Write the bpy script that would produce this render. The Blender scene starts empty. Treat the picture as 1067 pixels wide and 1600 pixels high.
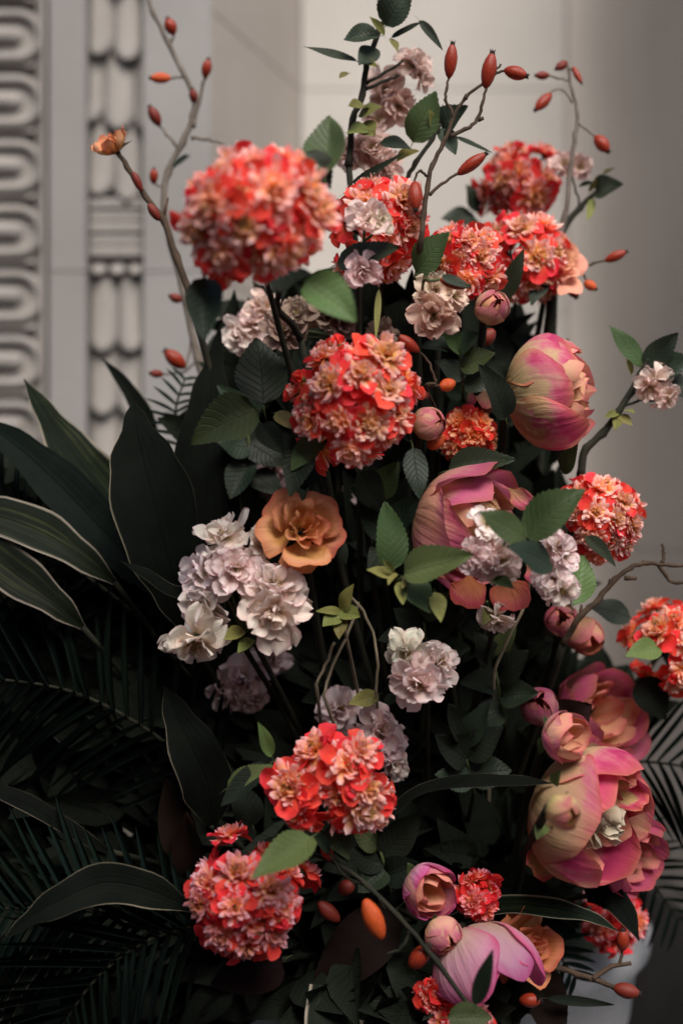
import bpy, math, random
from mathutils import Vector, Matrix, noise
R = random.Random(7)
rad = math.radians
scene = bpy.context.scene
COL = scene.collection

# ------------------------------------------------------------------ camera, sky, sun, exposure
CAM_D = 1.05            # metres from the lens to the middle of the flowers (plane y = 0)
CAM_Z = 1.15
LENS = 50.0
cam = bpy.data.cameras.new('camera')
cam.lens = LENS; cam.sensor_fit = 'VERTICAL'; cam.sensor_height = 36.0
cam.clip_start = 0.05; cam.clip_end = 400
cam.dof.use_dof = True; cam.dof.focus_distance = CAM_D; cam.dof.aperture_fstop = 2.2
camo = bpy.data.objects.new('camera', cam); COL.objects.link(camo)
camo.location = (0, -CAM_D, CAM_Z); camo.rotation_euler = (rad(90), 0, 0)
scene.camera = camo

SUN_EL, SUN_AZ = 50.0, 16.0        # height of the sun; degrees to the right of straight behind the camera
world = bpy.data.worlds.new('World'); scene.world = world; world.use_nodes = True
nt = world.node_tree; bg = nt.nodes['Background']
sky = nt.nodes.new('ShaderNodeTexSky'); sky.sky_type = 'NISHITA'; sky.sun_disc = False
sky.sun_elevation = rad(SUN_EL); sky.air_density = 1.0; sky.dust_density = 3.0; sky.ozone_density = 1.0
sdir = Vector((math.sin(rad(SUN_AZ))*math.cos(rad(SUN_EL)), -math.cos(rad(SUN_AZ))*math.cos(rad(SUN_EL)), math.sin(rad(SUN_EL))))
sky.sun_rotation = math.atan2(sdir.x, sdir.y)
nt.links.new(sky.outputs[0], bg.inputs[0]); bg.inputs[1].default_value = 0.095
sl = bpy.data.lights.new('sun', 'SUN'); sl.energy = 2.8; sl.angle = rad(34); sl.color = (1, .95, .9)
slo = bpy.data.objects.new('sun', sl); COL.objects.link(slo)
slo.rotation_euler = (-sdir).to_track_quat('-Z', 'Y').to_euler(); slo.location = (1, -2, 4)
scene.view_settings.view_transform = 'Standard'; scene.view_settings.look = 'None'
scene.view_settings.exposure = 0.6; scene.view_settings.gamma = 1.0

# ------------------------------------------------------------------ helpers
SC = 36.0/LENS/1600
def S(y=0.0): return SC*(CAM_D+y)                       # metres per photo pixel at depth y
def P(px, py, y=0.0):
    s = S(y); return Vector(((px-533.5)*s, y, CAM_Z-(py-800)*s))

class MB:
    def __init__(s): s.v=[]; s.f=[]; s.uv=[]; s.mi=[]
    def grid(s, rows, m=0, uvf=None, close=False):
        b=len(s.v); nv=len(rows); nu=len(rows[0])
        for j,row in enumerate(rows):
            for i,p in enumerate(row):
                s.v.append(tuple(p)); s.uv.append((i/(nu-1), j/(nv-1)) if uvf is None else uvf(i/(nu-1), j/(nv-1)))
        for j in range(nv-1):
            for i in range(nu-1):
                a=b+j*nu+i; s.f.append((a,a+1,a+nu+1,a+nu)); s.mi.append(m)
            if close:
                a=b+j*nu; s.f.append((a+nu-1,a,a+nu,a+2*nu-1)); s.mi.append(m)
    def tube(s, pts, rs, n=6, m=0, cap=True):
        pts=[Vector(p) for p in pts]; rows=[]; ref=None
        for i,p in enumerate(pts):
            t=(pts[min(i+1,len(pts)-1)]-pts[max(i-1,0)]).normalized()
            if ref is None: ref=t.orthogonal().normalized()
            ref=(ref-t*ref.dot(t)).normalized(); bn=t.cross(ref)
            r=rs[i] if isinstance(rs,(list,tuple)) else rs
            rows.append([p+(ref*math.cos(2*math.pi*k/n)+bn*math.sin(2*math.pi*k/n))*r for k in range(n)])
        b=len(s.v); s.grid(rows,m,close=True)
        if cap:
            s.f.append(tuple(b+k for k in range(n))[::-1]); s.mi.append(m)
            e=len(s.v)-n; s.f.append(tuple(e+k for k in range(n))); s.mi.append(m)
    def lathe(s, prof, n=12, m=0, M=None):
        rows=[[Vector((r*math.cos(2*math.pi*k/n), r*math.sin(2*math.pi*k/n), z)) for k in range(n)] for r,z in prof]
        if M is not None: rows=[[M@p for p in row] for row in rows]
        s.grid(rows,m,close=True)
    def box(s, x0,x1,y0,y1,z0,z1, m=0):
        b=len(s.v)
        for z in (z0,z1):
            for x,y in ((x0,y0),(x1,y0),(x1,y1),(x0,y1)): s.v.append((x,y,z)); s.uv.append((x,z))
        for q in ((3,2,1,0),(4,5,6,7),(0,1,5,4),(1,2,6,5),(2,3,7,6),(3,0,4,7)): s.f.append(tuple(b+i for i in q)); s.mi.append(m)
    def prism(s, poly, z0, z1, m=0):                    # poly in plan (x,y), counter-clockwise
        b=len(s.v); n=len(poly)
        for z in (z0,z1):
            for x,y in poly: s.v.append((x,y,z)); s.uv.append((x,z))
        s.f.append(tuple(b+i for i in range(n))[::-1]); s.mi.append(m)
        s.f.append(tuple(b+n+i for i in range(n))); s.mi.append(m)
        for i in range(n):
            j=(i+1)%n; s.f.append((b+i,b+j,b+n+j,b+n+i)); s.mi.append(m)
    def mesh(s, name, mats, smooth=True):
        me=bpy.data.meshes.new(name); me.from_pydata(s.v,[],s.f)
        uvl=me.uv_layers.new(name='UVMap'); idx=[0]*len(me.loops); me.loops.foreach_get('vertex_index',idx)
        flat=[]
        for i in idx: flat.extend(s.uv[i])
        uvl.data.foreach_set('uv',flat)
        for m in (mats if isinstance(mats,(list,tuple)) else [mats]): me.materials.append(m)
        me.polygons.foreach_set('material_index',s.mi)
        me.polygons.foreach_set('use_smooth',[smooth]*len(me.polygons))
        me.update(); return me
    def build(s, name, mats, parent=None, smooth=True):
        return link(name, s.mesh(name,mats,smooth), parent)

def link(name, me, parent=None, M=None, color=None):
    o=bpy.data.objects.new(name, me); COL.objects.link(o)
    if parent is not None: o.parent=parent
    if M is not None: o.matrix_basis=M
    if color is not None: o.color=color
    return o
def tag(o, label, cat, group=None, kind=None):
    o['label']=label; o['category']=cat
    if group: o['group']=group
    if kind: o['kind']=kind
    return o
def thing(name, label, cat, loc, group=None):
    o=bpy.data.objects.new(name,None); COL.objects.link(o); o.location=loc; o.empty_display_size=.01
    return tag(o,label,cat,group)
def frame(z, up=(0,0,1), roll=0.0, loc=(0,0,0), sc=1.0):
    z=Vector(z).normalized(); u=Vector(up)
    x=u.cross(z)
    if x.length<1e-4: x=Vector((1,0,0)).cross(z)
    x.normalize(); y=z.cross(x)
    M=Matrix((x,y,z)).transposed()@Matrix.Rotation(roll,3,'Z')
    sc3=Matrix.Diagonal(sc if isinstance(sc,(tuple,list)) else (sc,sc,sc))
    return Matrix.Translation(Vector(loc))@(M@sc3).to_4x4()
def yframe(d, n, loc, sc):                              # +Y along d, +Z near n
    y=Vector(d).normalized(); z=Vector(n); z=(z-y*z.dot(y)).normalized(); x=y.cross(z)
    M=Matrix((x,y,z)).transposed()@Matrix.Diagonal(sc)
    return Matrix.Translation(Vector(loc))@M.to_4x4()
def smooth_path(pts, n=4):
    pts=[Vector(p) for p in pts]
    if len(pts)<3: return pts
    out=[]
    for i in range(len(pts)-1):
        p0=pts[max(i-1,0)];p1=pts[i];p2=pts[i+1];p3=pts[min(i+2,len(pts)-1)]
        for k in range(n):
            t=k/n; out.append(.5*((2*p1)+(p2-p0)*t+(2*p0-5*p1+4*p2-p3)*t*t+(3*p1-p0-3*p2+p3)*t**3))
    out.append(pts[-1]); return out

# ------------------------------------------------------------------ materials
def newmat(name):
    m=bpy.data.materials.new(name); m.use_nodes=True; t=m.node_tree
    for n in list(t.nodes): t.nodes.remove(n)
    return m,t,t.nodes,t.links
def ramp(N, stops):
    r=N.new('ShaderNodeValToRGB'); e=r.color_ramp.elements
    while len(e)<len(stops): e.new(.5)
    for k,(p,c) in enumerate(stops): e[k].position=p; e[k].color=(*c,1)
    return r
def math_n(N,L,op,a,b=None,c=None):
    n=N.new('ShaderNodeMath'); n.operation=op
    for i,v in enumerate((a,b,c)):
        if v is None: continue
        if isinstance(v,(int,float)): n.inputs[i].default_value=v
        else: L.new(v,n.inputs[i])
    return n.outputs[0]
def petal_mat(name, stops, edge=None, edge_amt=.0, jitter=.25, hue=.03, transl=.25, rough=.75, vein=.5, blot=.35, bd=.0012):
    m,t,N,L=newmat(name)
    uv=N.new('ShaderNodeUVMap'); sep=N.new('ShaderNodeSeparateXYZ'); L.new(uv.outputs[0],sep.inputs[0])
    u,v=sep.outputs[0],sep.outputs[1]
    info=N.new('ShaderNodeObjectInfo')
    # streaks that run along the petal, different on every piece
    comb=N.new('ShaderNodeCombineXYZ'); L.new(math_n(N,L,'MULTIPLY',u,16),comb.inputs[0]); L.new(math_n(N,L,'MULTIPLY',v,1.6),comb.inputs[1])
    L.new(math_n(N,L,'MULTIPLY',info.outputs['Random'],50),comb.inputs[2])
    ns=N.new('ShaderNodeTexNoise'); ns.inputs['Scale'].default_value=1.0; ns.inputs['Detail'].default_value=3; L.new(comb.outputs[0],ns.inputs['Vector'])
    comb2=N.new('ShaderNodeCombineXYZ'); L.new(math_n(N,L,'MULTIPLY',u,2.2),comb2.inputs[0]); L.new(math_n(N,L,'MULTIPLY',v,2.2),comb2.inputs[1])
    L.new(math_n(N,L,'MULTIPLY',info.outputs['Random'],91),comb2.inputs[2])
    nb=N.new('ShaderNodeTexNoise'); nb.inputs['Scale'].default_value=1.0; nb.inputs['Detail'].default_value=4; L.new(comb2.outputs[0],nb.inputs['Vector'])
    f=math_n(N,L,'ADD',v,math_n(N,L,'MULTIPLY',math_n(N,L,'SUBTRACT',ns.outputs[0],.5),.28))
    f=math_n(N,L,'ADD',f,math_n(N,L,'MULTIPLY',math_n(N,L,'SUBTRACT',nb.outputs[0],.5),blot*1.6))
    f=math_n(N,L,'ADD',f,math_n(N,L,'MULTIPLY',math_n(N,L,'SUBTRACT',info.outputs['Random'],.5),jitter))
    rp=ramp(N,stops); L.new(f,rp.inputs[0]); col=rp.outputs[0]
    if edge:
        ue=math_n(N,L,'ABSOLUTE',math_n(N,L,'SUBTRACT',math_n(N,L,'MULTIPLY',u,2),1))
        e=math_n(N,L,'MAXIMUM',math_n(N,L,'POWER',ue,5),math_n(N,L,'POWER',v,9))
        e=math_n(N,L,'MULTIPLY',e,math_n(N,L,'MULTIPLY',nb.outputs[0],edge_amt*2))
        mx=N.new('ShaderNodeMix'); mx.data_type='RGBA'; mx.clamp_factor=True; L.new(e,mx.inputs[0]); L.new(col,mx.inputs[6]); mx.inputs[7].default_value=(*edge,1); col=mx.outputs[2]
    hs=N.new('ShaderNodeHueSaturation'); L.new(col,hs.inputs['Color'])
    L.new(math_n(N,L,'ADD',math_n(N,L,'MULTIPLY',math_n(N,L,'SUBTRACT',info.outputs['Random'],.5),hue),.5),hs.inputs['Hue'])
    r2=math_n(N,L,'FRACT',math_n(N,L,'MULTIPLY',info.outputs['Random'],37.7))
    L.new(math_n(N,L,'ADD',math_n(N,L,'MULTIPLY',r2,.3),.85),hs.inputs['Value'])
    mul=N.new('ShaderNodeMix'); mul.data_type='RGBA'; mul.blend_type='MULTIPLY'; mul.inputs[0].default_value=1
    L.new(hs.outputs[0],mul.inputs[6]); L.new(info.outputs['Color'],mul.inputs[7]); col=mul.outputs[2]
    bp=N.new('ShaderNodeBump'); bp.inputs['Strength'].default_value=vein; bp.inputs['Distance'].default_value=bd
    L.new(math_n(N,L,'ADD',ns.outputs[0],math_n(N,L,'MULTIPLY',nb.outputs[0],1.2)),bp.inputs['Height'])
    pb=N.new('ShaderNodeBsdfPrincipled'); L.new(col,pb.inputs['Base Color']); pb.inputs['Roughness'].default_value=rough
    pb.inputs['Specular IOR Level'].default_value=.3; L.new(bp.outputs[0],pb.inputs['Normal'])
    tr=N.new('ShaderNodeBsdfTranslucent'); L.new(col,tr.inputs[0])
    ms=N.new('ShaderNodeMixShader'); ms.inputs[0].default_value=transl; L.new(pb.outputs[0],ms.inputs[1]); L.new(tr.outputs[0],ms.inputs[2])
    out=N.new('ShaderNodeOutputMaterial'); L.new(ms.outputs[0],out.inputs[0]); return m
def leaf_mat(name, base, vein_col, nveins=9, tilt=.55, vein_amt=.5, rough=.5, transl=.12, margin=None, streak=False, mwid=.9, bump=.5, spec=.32):
    m,t,N,L=newmat(name)
    uv=N.new('ShaderNodeUVMap'); sep=N.new('ShaderNodeSeparateXYZ'); L.new(uv.outputs[0],sep.inputs[0]); u,v=sep.outputs[0],sep.outputs[1]
    info=N.new('ShaderNodeObjectInfo'); rnd=info.outputs['Random']
    ue=math_n(N,L,'ABSOLUTE',math_n(N,L,'SUBTRACT',math_n(N,L,'MULTIPLY',u,2),1))
    w=math_n(N,L,'SUBTRACT',v,math_n(N,L,'MULTIPLY',ue,tilt*.45))
    saw=math_n(N,L,'ABSOLUTE',math_n(N,L,'SUBTRACT',math_n(N,L,'FRACT',math_n(N,L,'MULTIPLY',w,nveins)),.5))
    side=math_n(N,L,'SUBTRACT',1,math_n(N,L,'MINIMUM',math_n(N,L,'MULTIPLY',saw,9),1))
    mid=math_n(N,L,'SUBTRACT',1,math_n(N,L,'MINIMUM',math_n(N,L,'MULTIPLY',ue,16),1))
    geo=N.new('ShaderNodeTexCoord')
    ns=N.new('ShaderNodeTexNoise'); ns.inputs['Scale'].default_value=60; ns.inputs['Detail'].default_value=5; L.new(geo.outputs['Object'],ns.inputs['Vector'])
    veins=math_n(N,L,'MAXIMUM',math_n(N,L,'MULTIPLY',side,.6 if not streak else 0),mid)
    comb=N.new('ShaderNodeCombineXYZ'); L.new(math_n(N,L,'MULTIPLY',u,14),comb.inputs[0]); L.new(math_n(N,L,'MULTIPLY',v,1.3),comb.inputs[1]); L.new(math_n(N,L,'MULTIPLY',rnd,40),comb.inputs[2])
    st=N.new('ShaderNodeTexNoise'); st.inputs['Scale'].default_value=1; st.inputs['Detail'].default_value=3; L.new(comb.outputs[0],st.inputs['Vector'])
    if streak: veins=math_n(N,L,'MAXIMUM',math_n(N,L,'MULTIPLY',math_n(N,L,'SUBTRACT',st.outputs[0],.52),5),math_n(N,L,'MULTIPLY',mid,.4))
    fac=math_n(N,L,'MULTIPLY',veins,vein_amt)
    fac=math_n(N,L,'MULTIPLY',fac,math_n(N,L,'ADD',ns.outputs[0],.35))
    mx=N.new('ShaderNodeMix'); mx.data_type='RGBA'; mx.clamp_factor=True; L.new(fac,mx.inputs[0]); mx.inputs[6].default_value=(*base,1); mx.inputs[7].default_value=(*vein_col,1); col=mx.outputs[2]
    if margin:
        e=math_n(N,L,'ADD',ue,math_n(N,L,'MULTIPLY',math_n(N,L,'SUBTRACT',st.outputs[0],.5),.25))
        e=math_n(N,L,'MULTIPLY',math_n(N,L,'SUBTRACT',e,mwid),14)
        m2=N.new('ShaderNodeMix'); m2.data_type='RGBA'; m2.clamp_factor=True; L.new(e,m2.inputs[0]); L.new(col,m2.inputs[6]); m2.inputs[7].default_value=(*margin,1); col=m2.outputs[2]
    hs=N.new('ShaderNodeHueSaturation'); L.new(col,hs.inputs['Color'])
    L.new(math_n(N,L,'ADD',math_n(N,L,'MULTIPLY',math_n(N,L,'SUBTRACT',rnd,.5),.07),.49),hs.inputs['Hue'])
    L.new(math_n(N,L,'ADD',math_n(N,L,'MULTIPLY',ns.outputs[0],.9),math_n(N,L,'ADD',math_n(N,L,'MULTIPLY',math_n(N,L,'FRACT',math_n(N,L,'MULTIPLY',rnd,17.3)),.5),.3)),hs.inputs['Value'])
    mul=N.new('ShaderNodeMix'); mul.data_type='RGBA'; mul.blend_type='MULTIPLY'; mul.inputs[0].default_value=1
    L.new(hs.outputs[0],mul.inputs[6]); L.new(info.outputs['Color'],mul.inputs[7]); col=mul.outputs[2]
    bp=N.new('ShaderNodeBump'); bp.inputs['Strength'].default_value=bump; bp.inputs['Distance'].default_value=.001
    L.new(math_n(N,L,'SUBTRACT',math_n(N,L,'MULTIPLY',ns.outputs[0],.5),math_n(N,L,'ADD',side if not streak else st.outputs[0],mid)),bp.inputs['Height'])
    pb=N.new('ShaderNodeBsdfPrincipled'); L.new(col,pb.inputs['Base Color']); pb.inputs['Roughness'].default_value=rough; pb.inputs['Specular IOR Level'].default_value=spec
    L.new(bp.outputs[0],pb.inputs['Normal'])
    tr=N.new('ShaderNodeBsdfTranslucent'); L.new(col,tr.inputs[0])
    ms=N.new('ShaderNodeMixShader'); ms.inputs[0].default_value=transl; L.new(pb.outputs[0],ms.inputs[1]); L.new(tr.outputs[0],ms.inputs[2])
    out=N.new('ShaderNodeOutputMaterial'); L.new(ms.outputs[0],out.inputs[0]); return m
def rough_mat(name, c1, c2, scale=8, rough=.8, bump=.3, dist=.003, detail=6, stretch=(1,1,1), stain=None):
    m,t,N,L=newmat(name)
    tc=N.new('ShaderNodeTexCoord'); mp=N.new('ShaderNodeMapping'); mp.inputs['Scale'].default_value=stretch; L.new(tc.outputs['Object'],mp.inputs['Vector'])
    ns=N.new('ShaderNodeTexNoise'); ns.inputs['Scale'].default_value=scale; ns.inputs['Detail'].default_value=detail; L.new(mp.outputs[0],ns.inputs['Vector'])
    rp=ramp(N,[(.3,c1),(.72,c2)]); L.new(ns.outputs[0],rp.inputs[0]); col=rp.outputs[0]
    if stain:
        n2=N.new('ShaderNodeTexNoise'); n2.inputs['Scale'].default_value=scale*.35; n2.inputs['Detail'].default_value=8; L.new(mp.outputs[0],n2.inputs['Vector'])
        mx=N.new('ShaderNodeMix'); mx.data_type='RGBA'; mx.clamp_factor=True; L.new(math_n(N,L,'MULTIPLY',math_n(N,L,'SUBTRACT',n2.outputs[0],.5),5),mx.inputs[0]); L.new(col,mx.inputs[6]); mx.inputs[7].default_value=(*stain,1); col=mx.outputs[2]
    n3=N.new('ShaderNodeTexNoise'); n3.inputs['Scale'].default_value=scale*14; n3.inputs['Detail'].default_value=4; L.new(tc.outputs['Object'],n3.inputs['Vector'])
    bp=N.new('ShaderNodeBump'); bp.inputs['Strength'].default_value=bump; bp.inputs['Distance'].default_value=dist; L.new(n3.outputs[0],bp.inputs['Height'])
    pb=N.new('ShaderNodeBsdfPrincipled'); L.new(col,pb.inputs['Base Color']); pb.inputs['Roughness'].default_value=rough; pb.inputs['Specular IOR Level'].default_value=.3
    L.new(bp.outputs[0],pb.inputs['Normal'])
    out=N.new('ShaderNodeOutputMaterial'); L.new(pb.outputs[0],out.inputs[0]); return m

M={}
M['coral_outer']=petal_mat('coral_outer_petal',[(0,(.88,.32,.12)),(.22,(.86,.11,.06)),(.55,(.83,.036,.036)),(1,(.88,.095,.08))],vein=.35,jitter=.2,hue=.015,transl=.35)
M['coral_tuft']=petal_mat('coral_inner_petal',[(0,(.96,.56,.08)),(.3,(.97,.62,.24)),(.52,(.97,.55,.42)),(.72,(.97,.62,.58)),(.95,(.98,.88,.88))],edge=(.93,.22,.18),edge_amt=.6,vein=.2,jitter=.1,blot=.45,hue=.02,transl=.48)
M['white']=petal_mat('white_blossom_petal',[(0,(.55,.43,.22)),(.22,(.78,.62,.54)),(.5,(.93,.80,.74)),(.8,(.95,.86,.80)),(1,(.92,.78,.74))],edge=(.78,.42,.46),edge_amt=.5,transl=.38,vein=.6,jitter=.25,hue=.015,blot=.3)
M['peony']=petal_mat('peony_cream_magenta_petal',[(0,(.40,.36,.15)),(.45,(.56,.45,.23)),(.68,(.63,.41,.25)),(.82,(.66,.22,.28)),(.95,(.62,.07,.22)),(1,(.52,.035,.18))],edge=(.62,.20,.10),edge_amt=.7,transl=.38,vein=.5,jitter=.35,blot=.95,bd=.003)
M['peony_rose']=petal_mat('peony_rose_petal',[(0,(.50,.34,.17)),(.4,(.62,.34,.22)),(.62,(.60,.25,.24)),(.82,(.56,.11,.24)),(1,(.50,.12,.22))],edge=(.45,.14,.08),edge_amt=.8,transl=.38,vein=.5,jitter=.35,blot=.6,bd=.003)
M['peony_lilac']=petal_mat('peony_lilac_petal',[(0,(.60,.45,.28)),(.35,(.64,.42,.38)),(.65,(.64,.33,.44)),(.88,(.60,.18,.36)),(1,(.50,.06,.24))],edge=(.6,.1,.25),edge_amt=.9,transl=.38,vein=.45,jitter=.2,blot=.4,bd=.003)
M['peony_core']=petal_mat('peony_core_petal',[(0,(.55,.32,.10)),(.5,(.72,.45,.22)),(1,(.74,.40,.27))],edge=(.65,.16,.16),edge_amt=.8,vein=.3,jitter=.2,blot=.5)
M['bud']=petal_mat('peony_bud_petal',[(0,(.35,.33,.12)),(.35,(.58,.43,.24)),(.65,(.62,.36,.27)),(1,(.50,.13,.25))],edge=(.5,.16,.1),edge_amt=.6,vein=.4,jitter=.4,blot=.7)
M['rose']=petal_mat('apricot_rose_petal',[(0,(.50,.18,.03)),(.4,(.66,.29,.08)),(.75,(.76,.37,.17)),(1,(.76,.34,.20))],edge=(.60,.16,.07),edge_amt=.8,vein=.5,jitter=.35,blot=.6,bd=.002)
M['peach']=petal_mat('peach_petal',[(0,(.55,.2,.05)),(.5,(.72,.34,.2)),(1,(.75,.36,.24))],vein=.3)
M['stamen']=rough_mat('stamen_filament',(.42,.30,.08),(.62,.46,.2),scale=200,bump=.0)
M['anther']=rough_mat('dark_anther',(.10,.05,.02),(.30,.18,.05),scale=300,bump=.0)
M['cream_frill']=petal_mat('cream_frill',[(0,(.6,.5,.3)),(1,(.72,.65,.5))],vein=.4)
M['leaf_mid']=leaf_mat('green_leaf',(.046,.074,.024),(.10,.135,.05))
M['leaf_bright']=leaf_mat('bright_green_leaf',(.085,.135,.040),(.16,.20,.08))
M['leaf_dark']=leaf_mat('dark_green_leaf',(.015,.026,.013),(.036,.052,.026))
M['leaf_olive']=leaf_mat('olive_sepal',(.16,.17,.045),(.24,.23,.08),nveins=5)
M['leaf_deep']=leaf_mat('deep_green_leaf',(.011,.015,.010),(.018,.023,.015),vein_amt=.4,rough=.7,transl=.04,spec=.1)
M['leaf_brown']=leaf_mat('brown_backed_leaf',(.017,.009,.007),(.015,.008,.006),rough=.75,transl=.03,spec=.06,bump=.12)
M['variegated']=leaf_mat('variegated_leaf',(.006,.011,.006),(.065,.08,.03),margin=(.24,.22,.165),streak=True,vein_amt=.45,mwid=.86,rough=.6,spec=.08)
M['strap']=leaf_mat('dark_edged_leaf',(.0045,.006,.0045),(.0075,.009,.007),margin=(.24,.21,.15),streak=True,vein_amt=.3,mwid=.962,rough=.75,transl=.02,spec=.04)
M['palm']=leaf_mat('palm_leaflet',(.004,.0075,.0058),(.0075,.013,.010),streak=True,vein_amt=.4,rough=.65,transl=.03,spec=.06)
M['stem']=rough_mat('green_stem',(.05,.075,.025),(.11,.13,.05),scale=60,bump=.4,dist=.001)
M['stem_dark']=rough_mat('dark_stem',(.010,.012,.006),(.024,.022,.012),scale=80,bump=.5,dist=.001)
M['twig']=rough_mat('brown_twig',(.035,.022,.013),(.095,.06,.038),scale=90,bump=.7,dist=.0015)
M['twig_grey']=rough_mat('grey_twig',(.10,.08,.065),(.20,.17,.14),scale=70,bump=.6,dist=.0015)
M['straw']=rough_mat('pale_dry_stem',(.16,.13,.085),(.30,.25,.17),scale=60,bump=.3,dist=.001)
M['hip']=rough_mat('rose_hip_skin',(.20,.016,.010),(.36,.050,.016),scale=45,rough=.27,bump=.25,dist=.0008,stain=(.12,.010,.010))
M['hip_orange']=rough_mat('orange_hip_skin',(.48,.050,.012),(.62,.13,.025),scale=45,rough=.3,bump=.4,dist=.001,stain=(.36,.03,.012))
M['hip_dark']=rough_mat('dark_hip_skin',(.11,.010,.008),(.20,.03,.015),scale=45,rough=.5,bump=.25,dist=.0008)
M['calyx']=rough_mat('dark_hip_tip',(.012,.008,.006),(.035,.02,.015),scale=200,bump=.5,dist=.001)
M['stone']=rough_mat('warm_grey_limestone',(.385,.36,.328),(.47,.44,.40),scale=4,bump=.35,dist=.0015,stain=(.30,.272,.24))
M['stone_carved']=rough_mat('weathered_dimmed_limestone',(.225,.208,.19),(.315,.29,.266),scale=9,bump=.4,dist=.002,stretch=(3,3,.6),stain=(.20,.18,.16))  # weather streaks; base darkened for the dimmer light on the left
M['stone_dark']=rough_mat('recess_shade_stone',(.20,.18,.157),(.265,.24,.212),scale=14,bump=.4,dist=.002)  # shade of the sunk channel and groove put into the colour
M['stone_side']=rough_mat('brownish_shade_limestone',(.30,.268,.238),(.385,.347,.308),scale=4,bump=.35,dist=.0015,stain=(.25,.222,.195))  # shade on the turned reveal face put into this darker tone
M['base_block']=rough_mat('dark_base_block',(.055,.05,.047),(.09,.083,.078),scale=10,bump=.3)
M['stone_left']=rough_mat('cool_grey_dimmed_limestone',(.225,.217,.208),(.295,.282,.268),scale=4,bump=.35,dist=.0015,stain=(.215,.20,.185))  # plain blocks at left, dimmer light there put into the grey
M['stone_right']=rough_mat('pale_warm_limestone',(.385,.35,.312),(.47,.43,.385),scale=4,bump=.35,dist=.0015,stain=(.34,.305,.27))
M['mortar']=rough_mat('joint_mortar',(.29,.265,.235),(.36,.33,.295),scale=20,bump=.3)
M['urn']=rough_mat('pale_grey_urn_stone',(.19,.19,.195),(.27,.27,.275),scale=12,bump=.3)
M['soil']=rough_mat('dark_floral_foam',(.012,.02,.012),(.03,.04,.025),scale=60,bump=.8,dist=.004)
M['paving']=rough_mat('dark_grey_paving',(.09,.085,.08),(.14,.13,.125),scale=6,bump=.3)

# ------------------------------------------------------------------ the wall with its carved pilaster, alcove, ground
FW_Y,FW_H,FW_S,FW_X0=-1.6,2.05,.85,-.7   # added shade wall: place, mean height, slope, where the slope starts
YF, YB = .55, .85                                       # front face of the pilasters, back of the alcove
ground=MB(); ground.grid([[Vector((x,y,0)) for x in (-40,-8,-2,2,8,40)] for y in (-40,-8,-2,2,8,40)])
fw=MB()   # unseen wall added behind the camera to shade the lower left; top slopes right
for x0,x1,h0,h1 in ((-6,FW_X0,FW_H+FW_S*1.2,FW_H+FW_S*1.2),(FW_X0,FW_X0+2.4,FW_H+FW_S*1.2,FW_H-FW_S*1.2),(FW_X0+2.4,6,FW_H-FW_S*1.2,FW_H-FW_S*1.2)):
    b=len(fw.v)
    for y in (FW_Y,FW_Y-.25):
        for x,z in ((x0,0),(x1,0),(x1,h1),(x0,h0)): fw.v.append((x,y,z)); fw.uv.append((x,z))
    for q in ((0,1,2,3),(7,6,5,4),(3,2,6,7),(0,3,7,4),(1,5,6,2)): fw.f.append(tuple(b+i for i in q)); fw.mi.append(0)
fwo=fw.build('added_shade_wall',M['stone_dark'],smooth=False); fwo['kind']='structure'
g=ground.build('ground',M['paving']); g['kind']='structure'
def X(px,y): return (px-533.5)*S(y)
def Zp(py,y): return CAM_Z-(py-800)*S(y)
wall=bpy.data.objects.new('wall',None); COL.objects.link(wall); wall.location=(0,YF,0); wall['kind']='structure'
def wpart(name, mb, mat, smooth=False, bevel=None):
    o=mb.build(name,mat,wall,smooth=smooth); o.matrix_basis=Matrix.Translation(-wall.location)
    if bevel:
        b=o.modifiers.new('bevel','BEVEL'); b.width=bevel; b.segments=2
    return o
TOP=2.75
core=MB(); core.prism([(-1.6,YF+.045),(X(330,YF)-.03,YF+.045),(X(470,YB)-.03,YB+.02),(X(885,YB),YB+.02),(X(985,YB)+.03,YB+.035),(X(1105,YF)+.06,YF+.05),(1.9,YF+.045),(1.9,YB+.3),(-1.6,YB+.3)],.0,TOP)
wpart('wall_core',core,M['mortar'])
def courses(poly, zs, mat, name='stone_block', gap=.0004):
    for a,b in zip(zs[:-1],zs[1:]):
        mb=MB(); mb.prism(poly,a+gap,b-gap); wpart(name,mb,mat,bevel=.0012)
x70,x76,x135,x139,x224,x330=[X(p,YF) for p in (70,77,135,139,224,330)]
j425=Zp(425,YF)
zl=[.70,.70+.20,j425-.28,j425,j425+.47,TOP]
zl=sorted(zl)
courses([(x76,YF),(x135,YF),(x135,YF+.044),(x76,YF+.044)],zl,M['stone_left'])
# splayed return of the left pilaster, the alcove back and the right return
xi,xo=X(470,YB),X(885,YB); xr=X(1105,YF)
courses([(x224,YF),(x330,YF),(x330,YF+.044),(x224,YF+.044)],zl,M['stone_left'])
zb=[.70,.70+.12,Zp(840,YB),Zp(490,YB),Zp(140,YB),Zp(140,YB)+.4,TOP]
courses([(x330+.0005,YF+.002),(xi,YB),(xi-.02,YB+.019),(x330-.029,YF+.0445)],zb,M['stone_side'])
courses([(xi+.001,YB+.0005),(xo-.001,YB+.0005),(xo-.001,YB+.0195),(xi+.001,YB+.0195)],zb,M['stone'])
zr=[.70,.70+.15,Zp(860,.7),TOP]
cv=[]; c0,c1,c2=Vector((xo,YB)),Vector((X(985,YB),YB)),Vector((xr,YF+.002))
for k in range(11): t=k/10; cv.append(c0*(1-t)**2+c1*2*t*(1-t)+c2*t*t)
courses([tuple(p) for p in cv]+[tuple(p+Vector((.03,.035))) for p in cv[::-1]],zr,M['stone_right'])
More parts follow.
